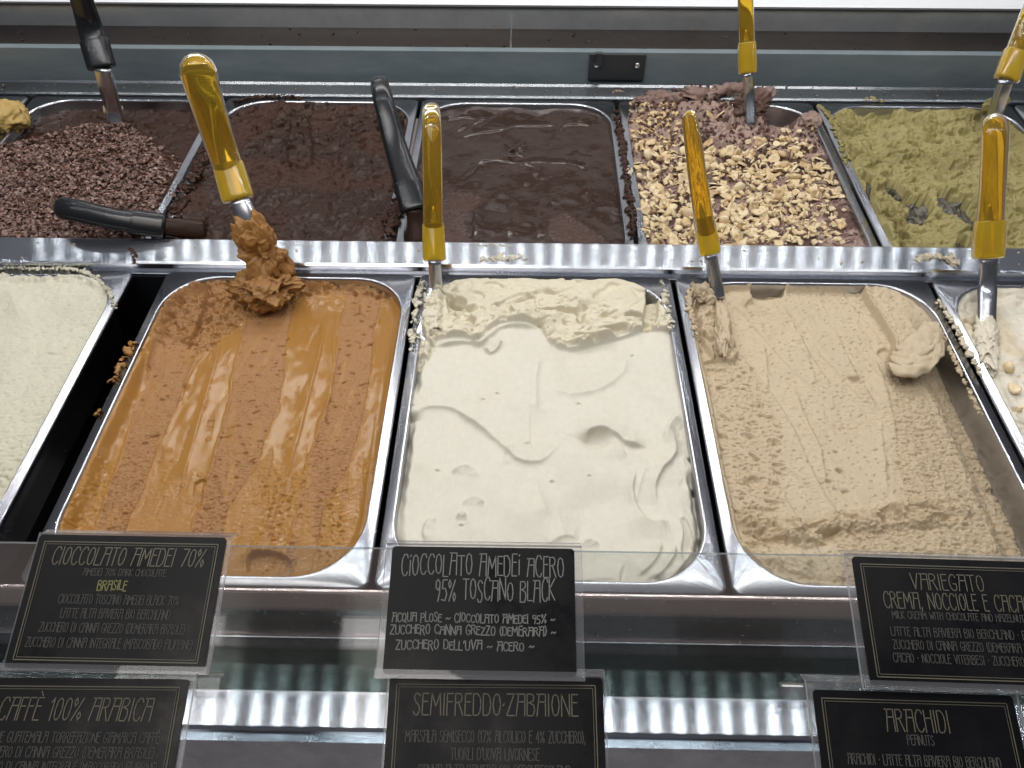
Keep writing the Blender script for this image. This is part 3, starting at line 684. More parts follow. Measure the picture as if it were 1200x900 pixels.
# ---- dark chocolate matt
f = Field(BX['dark'], Y0B, .0012, -.010)
X, Y, PX, PY = f.X, f.Y, f.PX, f.PY
f.H[:] = -.0050+.0045*n3(X*14, Y*10, 3)+.0034*fbm(X*45, Y*30, 4, 4)+.0014*ridged(X*70, Y*40, 9, 4)
f.H += .003*ss(150, 125, PY)*(1+fbm(X*80, Y*80, 3, 3)); rg = ss(-.05, .3, n3(X*14, Y*14, 9))
f.pits(180, 300, .10, .40, .0030, rg, 4.); f.pits(90, 140, .18, .40, .0045, ss(220, 150, PY)+.4, 5.)
f.blob((353, 180), .012, .035, .008, 0, 2, .003); g = f.inside([(343, 150), (362, 148), (368, 190), (358, 202), (340, 196)], .003)
f.H += g*(.003+.003*ridged(X*120, Y*60, 3, 3)); f.fold([(338, 196), (350, 206), (366, 198)], .003, .004, .0012)
for pts in ([(290, 150), (300, 170), (330, 180)], [(400, 140), (395, 200), (380, 270)], [(230, 235), (245, 250), (250, 280)], [(300, 200), (290, 240), (285, 280)]): f.fold(pts, .002, .003, .006)
f.M = rg*.8; f.clampwall(); f.build('gelato', M['g_dark'], 'matt dark chocolate gelato behind the big yellow spatula')
# ---- glossy dark
f = Field(BX['gloss'], Y0B, .0012, -.012)
X, Y, PX, PY = f.X, f.Y, f.PX, f.PY
f.H[:] = -.0065+.0034*n3(X*10, Y*10, 5)+.0026*n3(X*26, Y*22, 4)+.0006*fbm(X*60, Y*50, 6, 3)
for pts in ([(525, 165), (560, 150), (590, 138)], [(520, 150), (545, 145), (570, 150)], [(525, 168), (570, 162), (620, 152), (660, 150)], [(545, 215), (565, 195), (600, 195), (640, 205)], [(640, 170), (665, 150), (700, 155)],
            [(600, 198), (660, 196), (690, 205)], [(560, 240), (555, 285)], [(600, 240), (595, 285)], [(690, 200), (695, 285)], [(636, 235), (630, 285)]): f.fold(pts, .0022, .008, .002)
f.fold([(590, 175), (597, 184), (604, 182), (615, 173)], .003, .003, .002)
rg = ss(0, .4, n3(X*18, Y*12, 2))*ss(190, 230, PY); f.pits(220, 360, .18, .42, .0022, rg, 4.)
rg = rg*(1-f.inside([(585, 170), (620, 170), (622, 192), (584, 192)], .003))
f.fold([(590, 172), (598, 184), (606, 180)], .0035, .0030, .0030); f.fold([(604, 184), (610, 180), (617, 170)], .0035, .0030, .0030); f.fold([(585, 187), (600, 184), (615, 188)], .003, .003, .002); f.M = rg; f.clampwall()
f.build('gelato', M['g_dark2'], 'glossy dark chocolate gelato in the middle of the rear row')
# ---- hazelnut swirl
f = Field(BX['hazel'], Y0B, .0011, -.004)
X, Y, PX, PY = f.X, f.Y, f.PX, f.PY
pk = f.inside([(735, 130), (760, 108), (800, 104), (870, 102), (905, 115), (890, 150), (905, 170), (950, 150), (960, 190), (870, 180), (800, 200), (740, 210)], .01)
f.H[:] = -.006+.004*n3(X*14, Y*14, 3)+.003*fbm(X*50, Y*50, 4, 3)+pk*(.004+.006*fbm(X*60, Y*60, 14, 4))
f.H -= .022*f.inside([(897, 128), (912, 122), (945, 130), (925, 142), (908, 152), (898, 140)], .003)
swl = n3(X*18+1.5*n3(X*30, Y*30, 3), Y*26+2.5*n3(X*22, Y*22, 6), 4); f.H += .0012*np.sin(swl*30)
f.M = np.clip(ss(-.1, .1, np.sin(swl*26))*ss(.0, .3, n3(X*16, Y*16, 40)+.32)+pk*.55, 0, 1); f.clampwall(-.001)
f.H += .006*ss(150, 118, PY)*ss(905, 880, PX)
FH = f; HZ = f.build('gelato', M['g_swirl'], 'milk and chocolate swirl gelato heaped with hazelnut pieces')
# ---- pistachio
f = Field(BX['pist'], Y0B, .0010, -.008)
X, Y, PX, PY = f.X, f.Y, f.PX, f.PY
f.H[:] = -.010+.0050*np.tanh(3*n3(X*17, Y*19, 3))+.0034*np.tanh(3.5*n3(X*38, Y*46, 13))+.0016*fbm(X*95, Y*95, 14, 4)
f.pits(70, 115, .24, .38, .0058, 1, 4.); f.pits(170, 260, .20, .42, .0030, 1, 8.); f.H += .0012*fbm(X*220, Y*220, 5, 3)
hol = f.inside([(1040, 205), (1055, 212), (1068, 222), (1085, 226), (1095, 240), (1078, 258), (1066, 250), (1068, 238), (1052, 228), (1040, 222)], .0016)+f.inside([(1100, 222), (1125, 228), (1140, 240), (1148, 256), (1140, 268), (1118, 250), (1100, 236)], .0016)\
    +f.inside([(1005, 212), (1022, 212), (1022, 250), (1014, 240), (1012, 225)], .0016)+f.inside([(1044, 262), (1052, 262), (1050, 275), (1068, 276), (1060, 285), (1046, 284)], .0014)+f.inside([(1124, 275), (1134, 280), (1140, 292), (1122, 292)], .0014)
hol = ss(.22, .50, hol+.25*fbm(X*120, Y*120, 5, 3)*(hol > .02))
f.wall = np.where(hol > .55, -1, f.wall) if False else f.wall
hole = hol > .5; f.H = np.where(hole, f.H, f.H); f.H -= .0125*ss(.15, .75, hol); f.H += .005*ss(.016, .004, f.wall); f.M = ss(0, .4, n3(X*20, Y*20, 8))*.7
f.H += .006*ss(1010, 975, PX-(PY-120)*.38); f.clampwall(-.001)
PI_ = f.build('gelato', M['g_pist'], 'lumpy green pistachio gelato with hollows scraped down to the grey pan')
M['scraped'] = mat('scraped_pan_steel', (.115, .105, .085), .38, .4); PI_.data.materials.append(M['scraped'])
_hv = (hol > .5).reshape(-1); _pi = np.zeros(len(PI_.data.polygons), np.int32); _lv = np.zeros(len(PI_.data.loops), np.int32); PI_.data.loops.foreach_get('vertex_index', _lv)
_pi[_hv[_lv].reshape(-1, 4).all(axis=1)] = 1; PI_.data.polygons.foreach_set('material_index', _pi)

# ---- edges of the rear row
f = Field(BX['yellow'], Y0B, .0016, -.004)
X, Y, PX, PY = f.X, f.Y, f.PX, f.PY
f.H[:] = -.002+.004*n3(X*20, Y*20, 3)+.004*fbm(X*60, Y*60, 14, 4)
f.clampwall(-.001); f.build('gelato', M['g_yellow'], 'crumbly yellow gelato peeking in at the left edge')
lump('gelato_crest', tuple(U(6, 138, .006)), (.026, .026, .016), M['g_yellow'], None, .35, 60, 5)
tag(bpy.data.objects['gelato_crest'], 'crumbly yellow crest of gelato overhanging its pan at the left edge', 'gelato')
f = Field(BX['far'], Y0B, .0016, -.004)
X, Y, PX, PY = f.X, f.Y, f.PX, f.PY
tp = ss(190, 150, PY)
f.H[:] = -.010+.004*n3(X*20, Y*20, 3)+.003*fbm(X*70, Y*70, 14, 4)+tp*.010
f.M = np.clip(1-tp, 0, 1); f.clampwall(-.001); f.build('gelato', M['g_nougat'], 'pale gelato peeking in at the right edge of the rear row')
#@@TOPPINGS
# ------------------------------------------------------------------ toppings
def nut_mesh(kind, k):
    rs = np.random.RandomState(k); bm = bmesh.new()
    if kind == 0:      # ring slice with hollow centre
        n = 9; r = .0062; V = []
        for a in range(n):
            t = a*2*math.pi/n; q = 1+.12*rs.randn()
            V.append([bm.verts.new((r*q*math.cos(t)*s_, r*q*math.sin(t)*s_, z_)) for s_, z_ in ((1, 0), (.98, .0022), (.62, .0026), (.34, .0010))])
        for a in range(n):
            b = (a+1) % n
            for i in range(3): bm.faces.new((V[a][i], V[b][i], V[b][i+1], V[a][i+1]))
        bm.faces.new([V[a][3] for a in range(n)])
    elif kind == 1:    # half nut dome
        bmesh.ops.create_uvsphere(bm, u_segments=9, v_segments=6, radius=.0062)
        for v in bm.verts: v.co = Vector((v.co.x*(1+.08*rs.randn()), v.co.y*(1+.08*rs.randn()), v.co.z*.72))
    else:              # broken chip
        bmesh.ops.create_icosphere(bm, subdivisions=1, radius=.0044)
        for v in bm.verts: v.co = Vector((v.co.x*(1+.25*rs.randn()), v.co.y*(.7+.2*rs.randn()), v.co.z*(.45+.1*rs.randn())))
    me = bpy.data.meshes.new('hazelnut_piece'); bm.to_mesh(me); bm.free(); me.materials.append(M['nut'])
    me.polygons.foreach_set('use_smooth', [kind != 2]*len(me.polygons)); return me
for k, (px_, py_, rx_) in enumerate(((770, 117, .030), (815, 112, .030), (850, 108, .034), (893, 112, .018), (950, 140, .016))):
    lump('chocolate_crest', tuple(U(px_, py_, .002)), (rx_, .013, .009), M['g_swirl'], HZ, .5, 95, 5, (1, 1, 1), (0, 0, k*.2), True, k*4., .35+.1*k)
NUTS = [nut_mesh(0, 1), nut_mesh(0, 2), nut_mesh(0, 3), nut_mesh(1, 4), nut_mesh(1, 5), nut_mesh(2, 6), nut_mesh(2, 7), nut_mesh(2, 8), nut_mesh(2, 9)]
rs = random.Random(5); poly_n = [(745, 175), (790, 172), (830, 180), (870, 170), (925, 150), (945, 165), (975, 205), (990, 240), (990, 285), (760, 292), (748, 250)]
def inpoly(p, P):
    c = False
    for i in range(len(P)):
        a, b = P[i], P[i-1]
        if (a[1] > p[1]) != (b[1] > p[1]) and p[0] < (b[0]-a[0])*(p[1]-a[1])/(b[1]-a[1])+a[0]: c = not c
    return c
pts = []; tries = 0
while len(pts) < 300 and tries < 40000:
    tries += 1; p = (rs.uniform(738, 992), rs.uniform(110, 290))
    if not inpoly(p, poly_n): 
        if rs.random() > .035 or p[1] < 118: continue
    if p[0] < 845 and p[0] > 745 and p[1] > 250 and rs.random() < .5: continue
    if p[0] > 925 and p[1] > 230 and rs.random() < .75: continue
    if p[0] > 870 and p[1] > 262 and rs.random() < .8: continue
    wp = U(p[0], p[1], 0)
    if any((wp[0]-q[0])**2+(wp[1]-q[1])**2 < .0064**2 for q in pts[-400:]) and rs.random() < .85: continue
    pts.append(wp)
for i, wp in enumerate(pts):
    o = bpy.data.objects.new('hazelnut_piece', NUTS[rs.choice([0, 1, 2, 3, 4, 5, 6, 7, 8, 0, 1, 3])]); col.objects.link(o); o.parent = HZ
    o.location = (wp[0], wp[1], FH.z(wp[0], wp[1])+.0015+rs.random()*.003)
    o.rotation_euler = (rs.gauss(0, .6), rs.gauss(0, .6), rs.uniform(0, 6.28)); s_ = rs.uniform(.75, 1.4); o.scale = (s_, s_*.9, s_*.7)
def scatter(name, m, parent, n, region, fld, size, seed, zoff=.001, flat=.25, elong=1.6):
    r_ = random.Random(seed); V = []; F = []; c = 0; t = 0
    xs = [p[0] for p in region]; ysr = [p[1] for p in region]
    while c < n and t < n*30:
        t += 1; p = (r_.uniform(min(xs), max(xs)), r_.uniform(min(ysr), max(ysr)))
        if not inpoly(p, region): continue
        wp = U(p[0], p[1], fld.zref); z_ = fld.z(wp[0], wp[1])+zoff*r_.random(); s_ = size*r_.uniform(.5, 1.4); a = r_.uniform(0, 6.28)
        rm_ = Matrix.Rotation(a, 3, 'Z') @ Matrix.Rotation(r_.gauss(0, .6), 3, 'X') @ Matrix.Rotation(r_.gauss(0, .6), 3, 'Y')
        b = len(V)
        for (x, y, zz) in ((-1, -.5, -1), (1, -.4, -1), (.9, .5, -1), (-.8, .6, -1), (-.9, -.4, 1), (.8, -.5, 1), (1, .3, 1), (-.7, .5, 1)):
            v = rm_ @ Vector((x*s_*elong*.5*r_.uniform(.8, 1.2), y*s_*r_.uniform(.8, 1.2), zz*s_*flat*.5)); V.append((wp[0]+v.x, wp[1]+v.y, z_+v.z))
        F += [(b, b+3, b+2, b+1), (b+4, b+5, b+6, b+7), (b, b+1, b+5, b+4), (b+1, b+2, b+6, b+5), (b+2, b+3, b+7, b+6), (b+3, b, b+4, b+7)]
        c += 1
    o = link(name, mesh_from(name, V, F), m, parent); o['kind'] = 'stuff'; return o
scatter('nut_crumbs', M['nut'], HZ, 1000, poly_n, FH, .0042, 3, .005, .38, 1.5)
scatter('nut_crumbs', M['nut'], HZ, 160, [(738, 125), (790, 120), (800, 175), (742, 178)], FH, .0038, 13, .005, .38, 1.5)
scatter('chocolate_crumbs', M['g_swirl'], HZ, 900, [(738, 128), (760, 108), (905, 108), (900, 160), (960, 150), (960, 190), (800, 215), (742, 215)], FH, .0028, 4, .004, .7, 1.4)
fl = scatter('chocolate_flakes', M['flake'], DF, 5200, [(-20, 290), (-20, 185), (60, 166), (110, 152), (150, 150), (178, 168), (192, 190), (200, 210), (190, 245), (175, 285)], FF, .0032, 5, .004, .25, 1.7)
scatter('loose_chocolate_flakes', M['flake'], DF, 160, [(150, 160), (215, 180), (228, 215), (205, 275), (160, 275)], FF, .0036, 6, .002, .25, 1.7)

# ------------------------------------------------------------------ spatulas
def P3(px, py, z): return U(px, py, z)
def spatula(label, kind, hp, shaft, blade=None, coated=None, bend=None, collar=.22, flat=.62):
    """hp: list of (px, py, z, halfwidth m) from tip to shaft end; shaft: list (px,py,z,halfwidth)"""
    t = empty('gelato_spatula', tuple(P3(*shaft[-1][:3]))); tag(t, label, 'spatula', 'spatulas standing in the gelato')
    inv = np.array(t.location)
    H = [P3(a, b, c)-inv for a, b, c, d in hp]; W_ = [d for *_, d in hp]
    yel = kind == 'yellow'
    # rounded end
    d0 = (H[0]-H[1]); d0 /= np.linalg.norm(d0); Lr = W_[0]
    Hh = [H[0]+d0*Lr*k for k in (.0, -.15, -.5, -1.0)]; Ww = [Lr*k for k in (.12, .52, .86, 1.0)]
    C = Hh+H[1:]; Wc = Ww+W_[1:]
    side = np.array([_f[0], _f[1], _f[2]])*-1
    nm = 'handle'
    # handle narrowing on the collar
    hd = sweep(nm, C, Wc, [x*flat for x in Wc], up=side, seg=28, power=2.5)
    ho = link(nm, hd, M['yellow'] if yel else M['black'], t)
    # steel
    S = [P3(a, b, c)-inv for a, b, c, d in shaft]; Ws = [d for *_, d in shaft]
    sh = sweep('shaft', S, Ws, [max(x*.55, .002) for x in Ws], up=side, seg=20, power=2.6)
    link('shaft', sh, M[coated or 'pan'], t)
    a, b = H[-1], H[-2]; dd = (b-a)/np.linalg.norm(b-a)
    if yel:
        K = [a-dd*.002, a+dd*.001, a+dd*.014, a+dd*.032, a+dd*.034]; wk = [W_[-1]*1.00, W_[-1]*1.10, W_[-1]*1.10, W_[-1]*1.05, W_[-1]*.98]
        link('collar', sweep('collar', K, wk, [x*flat for x in wk], up=side, seg=28, power=2.8), M['collar'], t)
        # tang inside the translucent handle
        tg = [a+dd*.0, a+dd*.030, a+dd*.05]; link('tang', sweep('tang', tg, [Ws[0]*.8, Ws[0]*.75, .001], [.0015, .0015, .0008], up=side, seg=12), M['pan'], t)
    else:
        K = [a-dd*.001, a+dd*.001, a+dd*.028, a+dd*.030]; wk = [W_[-1]*.98, W_[-1]*1.07, W_[-1]*1.07, W_[-1]*1.0]
        link('collar', sweep('collar', K, wk, [x*flat for x in wk], up=side, seg=28, power=2.8), M['black'], t)
    if blade:
        q = [P3(*p)-inv for p in blade['pts']]
        link('blade', sweep('blade', q, blade['w'], blade['t'], up=side, seg=20), M['pan'], t)
    return t
sp1 = spatula('big yellow spatula standing in the caramel brown gelato', 'yellow',
    [(227, 62, .200, .0172), (238, 105, .170, .0160), (257, 165, .125, .0148), (271, 205, .098, .0142), (279, 233, .082, .0142)],
    [(281, 234, .082, .0102), (292, 262, .064, .0104), (308, 318, .022, .011)],
    dict(pts=[(300, 300, .030), (310, 335, .004), (316, 350, -.006)], w=[.011, .016, .014], t=[.003, .002, .001]))
sp2 = spatula('slim yellow spatula at the left corner of the ivory gelato', 'yellow',
    [(505, 121, .150, .0085), (506, 150, .138, .0094), (507, 210, .100, .0096), (508, 270, .055, .0102), (509, 303, .035, .0104)],
    [(509, 304, .035, .0064), (511, 335, .008, .0066), (511, 350, -.004, .0066)],
    dict(pts=[(510, 335, .006), (505, 370, .001), (497, 400, -.004), (495, 412, -.008)], w=[.008, .011, .011, .007], t=[.003, .003, .003, .002]))
sp3 = spatula('thin yellow spatula at the left corner of the beige gelato', 'yellow',
    [(807, 129, .150, .0072), (812, 165, .128, .0082), (820, 225, .090, .0092), (829, 280, .050, .0096), (832, 296, .040, .0098)],
    [(832, 297, .040, .0062), (839, 332, .010, .0066), (842, 350, -.004, .007)])
sp4 = spatula('yellow spatula with an amber end standing in the white nougat gelato', 'yellow',
    [(1165, 133, .150, .0120), (1166, 165, .132, .0122), (1163, 220, .095, .0120), (1160, 270, .060, .0132), (1158, 300, .040, .0138)],
    [(1158, 301, .040, .0088), (1157, 340, .012, .0092), (1156, 385, -.002, .0092), (1155, 400, -.010, .009)])
sp5 = spatula('yellow spatula standing upright in the hazelnut heap', 'yellow',
    [(872, -60, .185, .0090), (873, -20, .150, .0092), (875, 40, .095, .0098), (876, 84, .058, .0106)],
    [(876, 85, .058, .0070), (878, 110, .030, .0070), (880, 150, -.005, .007)])
sp6 = spatula('yellow spatula leaning out of the pistachio gelato at the top right corner', 'yellow',
    [(1232, -50, .170, .0110), (1218, -10, .140, .0118), (1195, 48, .092, .0122), (1180, 92, .060, .0140)],
    [(1179, 93, .060, .0096), (1170, 120, .032, .0096), (1160, 150, -.004, .010)])
sp7 = spatula('black handled spatula standing in the chocolate flakes pan', 'black',
    [(80, -60, .190, .0130), (90, -20, .160, .0132), (105, 30, .110, .0150), (119, 78, .072, .0160)],
    [(120, 79, .072, .0110), (126, 103, .046, .0115), (133, 128, .016, .0105), (136, 150, -.005, .010)])
sp8 = spatula('black handled spatula leaning between the two dark chocolate pans', 'black',
    [(443, 91, .105, .0102), (450, 120, .092, .0115), (463, 170, .060, .0125), (479, 220, .032, .0150), (486, 245, .018, .0150)],
    [(486, 246, .018, .0095), (488, 262, .006, .010), (490, 285, -.010, .011)], flat=.7, coated='g_dark')
sp9 = spatula('black handled spatula lying on the chocolate flakes by the middle rail', 'black',
    [(65, 242, .030, .0120), (95, 248, .030, .0118), (140, 258, .024, .0115), (192, 265, .016, .0125)],
    [(192, 265, .016, .0090), (215, 268, .008, .0110), (238, 270, -.002, .0120)], flat=.8, coated='g_dark')

_q = U(1161, 445, 0)-U(1157, 350, 0); _ra = math.atan2(_q[1], _q[0])-math.pi/2
# gelato clinging to the spatulas and rims
lump('clinging_gelato', tuple(U(311, 300, .036)-np.array(sp1.location)), (.023, .014, .038), M['g_choc'], sp1, .50, 48, 6, (1.5, 1.5, .9), (R(-12), R(-14), .2), True, 3., .55)
lump('clinging_gelato', tuple(U(318, 336, .008)-np.array(sp1.location)), (.032, .022, .014), M['g_choc'], sp1, .5, 60, 6, (1.3, 1.3, 1), (0, 0, .1), True, 7., .6)
lump('clinging_gelato', tuple(U(300, 284, .052)-np.array(sp1.location)), (.017, .010, .014), M['g_choc'], sp1, .45, 55, 5, (1.4, 1.4, 1), (0, R(12), .1), True, 9., .4)
lump('clinging_gelato', tuple(U(505, 368, .003)-np.array(sp2.location)), (.009, .034, .007), M['g_white'], sp2, .45, 90, 5, (1, 1, 1), (0, 0, .12), True, 3., .5)
lump('clinging_gelato', tuple(U(846, 385, .000)-np.array(sp3.location)), (.0085, .036, .009), M['g_beige'], sp3, .35, 70, 6, (1.6, .5, 1), (0, 0, -.12), True, 3., .5)
lump('clinging_gelato', tuple(U(825, 345, .001)-np.array(sp3.location)), (.010, .014, .009), M['g_beige'], sp3, .5, 90, 5, (1, 1, 1), (0, 0, 0), True, 3., .5)
lump('clinging_gelato', tuple(U(1157, 397, .000)-np.array(sp4.location)), (.0115, .050, .007), M['g_nougat'], sp4, .35, 75, 6, (1, 1, 1), (0, 0, _ra), True, 3., .2)
lump('clinging_gelato', tuple(U(133, 128, .012)-np.array(sp7.location)), (.012, .010, .010), M['g_nougat'], sp7, .5, 110, 4, (1, 1, 1), (0, 0, 0), True, 3., .9)
lump('clinging_gelato', tuple(U(880, 122, .012)-np.array(sp5.location)), (.022, .012, .018), M['g_swirl'], sp5, .5, 90, 5, (1, 1, 1), (0, 0, 0), True, 3., .25)
lump('clinging_gelato', tuple(U(1166, 125, .020)-np.array(sp6.location)), (.012, .009, .018), M['g_pist'], sp6, .5, 90, 5, (1, 1, 1), (0, 0, 0), True, 3., .25)

def smear(label, pts, r, m, seed=0., cat='gelato smear', z=.002, amp=.5, freq=140):
    """ragged thin crust of gelato left on a rim or rail"""
    C = catmull([U(a_, b_, z) for a_, b_ in pts], 8); r_ = random.Random(int(seed*17)+5)
    bm = bmesh.new(); L_ = sum(np.linalg.norm(C[i+1]-C[i]) for i in range(len(C)-1)); n = int(max(8, L_/(r*.30)))
    for k in range(n):
        t = r_.random()*(len(C)-1); i = min(int(t), len(C)-2); c = C[i]+(C[i+1]-C[i])*(t-i)
        s_ = r*r_.uniform(.15, .75)*(1-.5*abs(2*t/(len(C)-1)-1)**2); c = c+np.array([r_.gauss(0, r*.38), r_.gauss(0, r*.38), 0])
        mt = Matrix.Translation((c[0], c[1], c[2]-.001)) @ Matrix.Rotation(r_.uniform(0, 6.3), 4, 'Z') @ Matrix.Diagonal((s_*r_.uniform(.8, 1.7), s_*r_.uniform(.6, 1), s_*.38+.0008, 1))
        bmesh.ops.create_icosphere(bm, subdivisions=3, radius=1, matrix=mt)
    me = bpy.data.meshes.new('gelato_smear'); bm.to_mesh(me); bm.free(); me.polygons.foreach_set('use_smooth', [True]*len(me.polygons))
    n = len(me.vertices); co = np.zeros(n*3); me.vertices.foreach_get('co', co); co = co.reshape(-1, 3)
    d = np.stack([fbm(co[:, 0]*freq*2, co[:, 1]*freq*2, co[:, 2]*freq*2+seed+k*9, 4) for k in range(3)], -1)
    co += d*r*amp*np.array([.6, .6, .35]); me.vertices.foreach_set('co', co.ravel()); me.update()
    at = me.attributes.new('mask', 'FLOAT', 'POINT'); at.data.foreach_set('value', np.full(n, .5))
    o = link('gelato_smear', me, m); tag(o, label, cat, 'gelato smears on the steel'); return o
smear('brown gelato crust on the left rim of the striped brown pan', [(155, 400), (148, 412), (138, 430), (130, 448)], .0045, M['g_choc'], 1)
smear('tiny brown blot low on the left rim of the striped brown pan', [(116, 480), (113, 486)], .003, M['g_choc'], 2, amp=.8)
smear('beige crust on the upper left rim of the beige pan', [(812, 330), (808, 350), (812, 375), (816, 395)], .004, M['g_beige'], 3)
smear('cream lace on the back rim of the pale cream pan', [(0, 313), (40, 314), (80, 314), (108, 322), (128, 342), (132, 362)], .0028, M['g_cream'], 4, amp=.7)
smear('ivory film smudged on the rail above the ivory gelato', [(560, 304), (590, 300), (615, 302)], .006, M['g_white'], 5, z=.0088, amp=.5)
smear('thin ivory crumbs along the back edge of the rail near the glossy chocolate', [(556, 287), (575, 286), (598, 288)], .0022, M['g_white'], 6, z=.009, amp=.9)
smear('brown and cream blob on the rail by the right spatula', [(1075, 304), (1092, 300), (1112, 302), (1118, 308)], .008, M['g_nougat'], 7, z=.009, amp=.6)
smear('dark chocolate drip on the rail at the head of the black gap', [(150, 290), (158, 296), (156, 308)], .0035, M['g_dark'], 8, z=.0088, amp=.8)
smear('white smear down the rim between the beige and the nougat gelato', [(1100, 350), (1118, 380), (1135, 412), (1150, 440)], .0034, M['g_nougat'], 9, amp=.6)
smear('beige smear on the right rim of the beige pan', [(1098, 378), (1112, 405), (1124, 430), (1140, 465), (1152, 488)], .0025, M['g_beige'], 10, amp=.8, z=.001)
smear('pink cream dab on the rim between glossy chocolate and hazelnuts', [(738, 196), (740, 206)], .0045, M['g_nougat'], 11)
smear('chocolate crumbs on the rear ledge at the glossy pan corner', [(716, 110), (724, 107), (735, 109)], .0035, M['g_swirl'], 12, amp=.9)
smear('chocolate smear on the rear ledge behind the hazelnut heap', [(838, 104), (860, 101), (885, 103), (905, 106)], .0065, M['g_swirl'], 13, amp=.6)
smear('ragged chocolate film on the rim right of the glossy chocolate', [(722, 128), (730, 170), (737, 225), (743, 280)], .005, M['g_dark'], 21, amp=.5)
smear('chocolate crumb heap on the rear ledge above the matt chocolate', [(272, 118), (300, 113), (330, 112), (352, 114)], .0042, M['g_dark'], 14, amp=.8)
smear('chocolate smear between the two left chocolate pans', [(246, 160), (238, 180), (226, 205), (213, 232), (200, 262)], .0085, M['g_dark'], 15, amp=.5)
smear('chocolate film on the rim beside the leaning black spatula', [(478, 180), (470, 215), (464, 240), (459, 262), (455, 282)], .0085, M['g_dark'], 16, amp=.5)
smear('pistachio crust on the left rim of the pistachio pan', [(960, 122), (975, 140), (985, 168), (995, 195)], .005, M['g_pist'], 17, amp=.7)
smear('pistachio dab on the rear ledge', [(1012, 116), (1024, 114), (1034, 118)], .005, M['g_pist'], 18, amp=.7)
smear('ivory crust along the right rim of the ivory pan', [(778, 330), (780, 350), (784, 372), (784, 384)], .005, M['g_white'], 19, amp=.7)
smear('ivory crust on the left rim of the ivory pan by the slim spatula', [(496, 330), (489, 350), (485, 380), (482, 410)], .004, M['g_white'], 20, amp=.8)
#@@FRONT
# ------------------------------------------------------------------ front glass
def slab(name, quad, n, th, mf, me_, parent=None, bev=0.0):
    """plate: quad corners (world), normal n, thickness th; material 0 faces, 1 edges"""
    q = [np.array(p) for p in quad]; V = [tuple(p) for p in q]+[tuple(p-n*th) for p in q]
    me = mesh_from(name, V, [(0, 1, 2, 3), (7, 6, 5, 4), (0, 4, 5, 1), (1, 5, 6, 2), (2, 6, 7, 3), (3, 7, 4, 0)])
    o = link(name, me, [mf, me_], parent)
    for i, p in enumerate(me.polygons): p.material_index = 0 if i < 2 else 1
    return o
YG = .245; zt = UY(600, 646, YG)[2]
gl = slab('glass_guard', [(XL, YG, zt), (XR, YG, zt), (XR, YG, -.0755), (XL, YG, -.0755)], np.array([0, -1, 0]), .0012, M['glass'], M['glass_edge'])
tag(gl, 'low clear glass guard running along the front of the pans', 'glass guard')

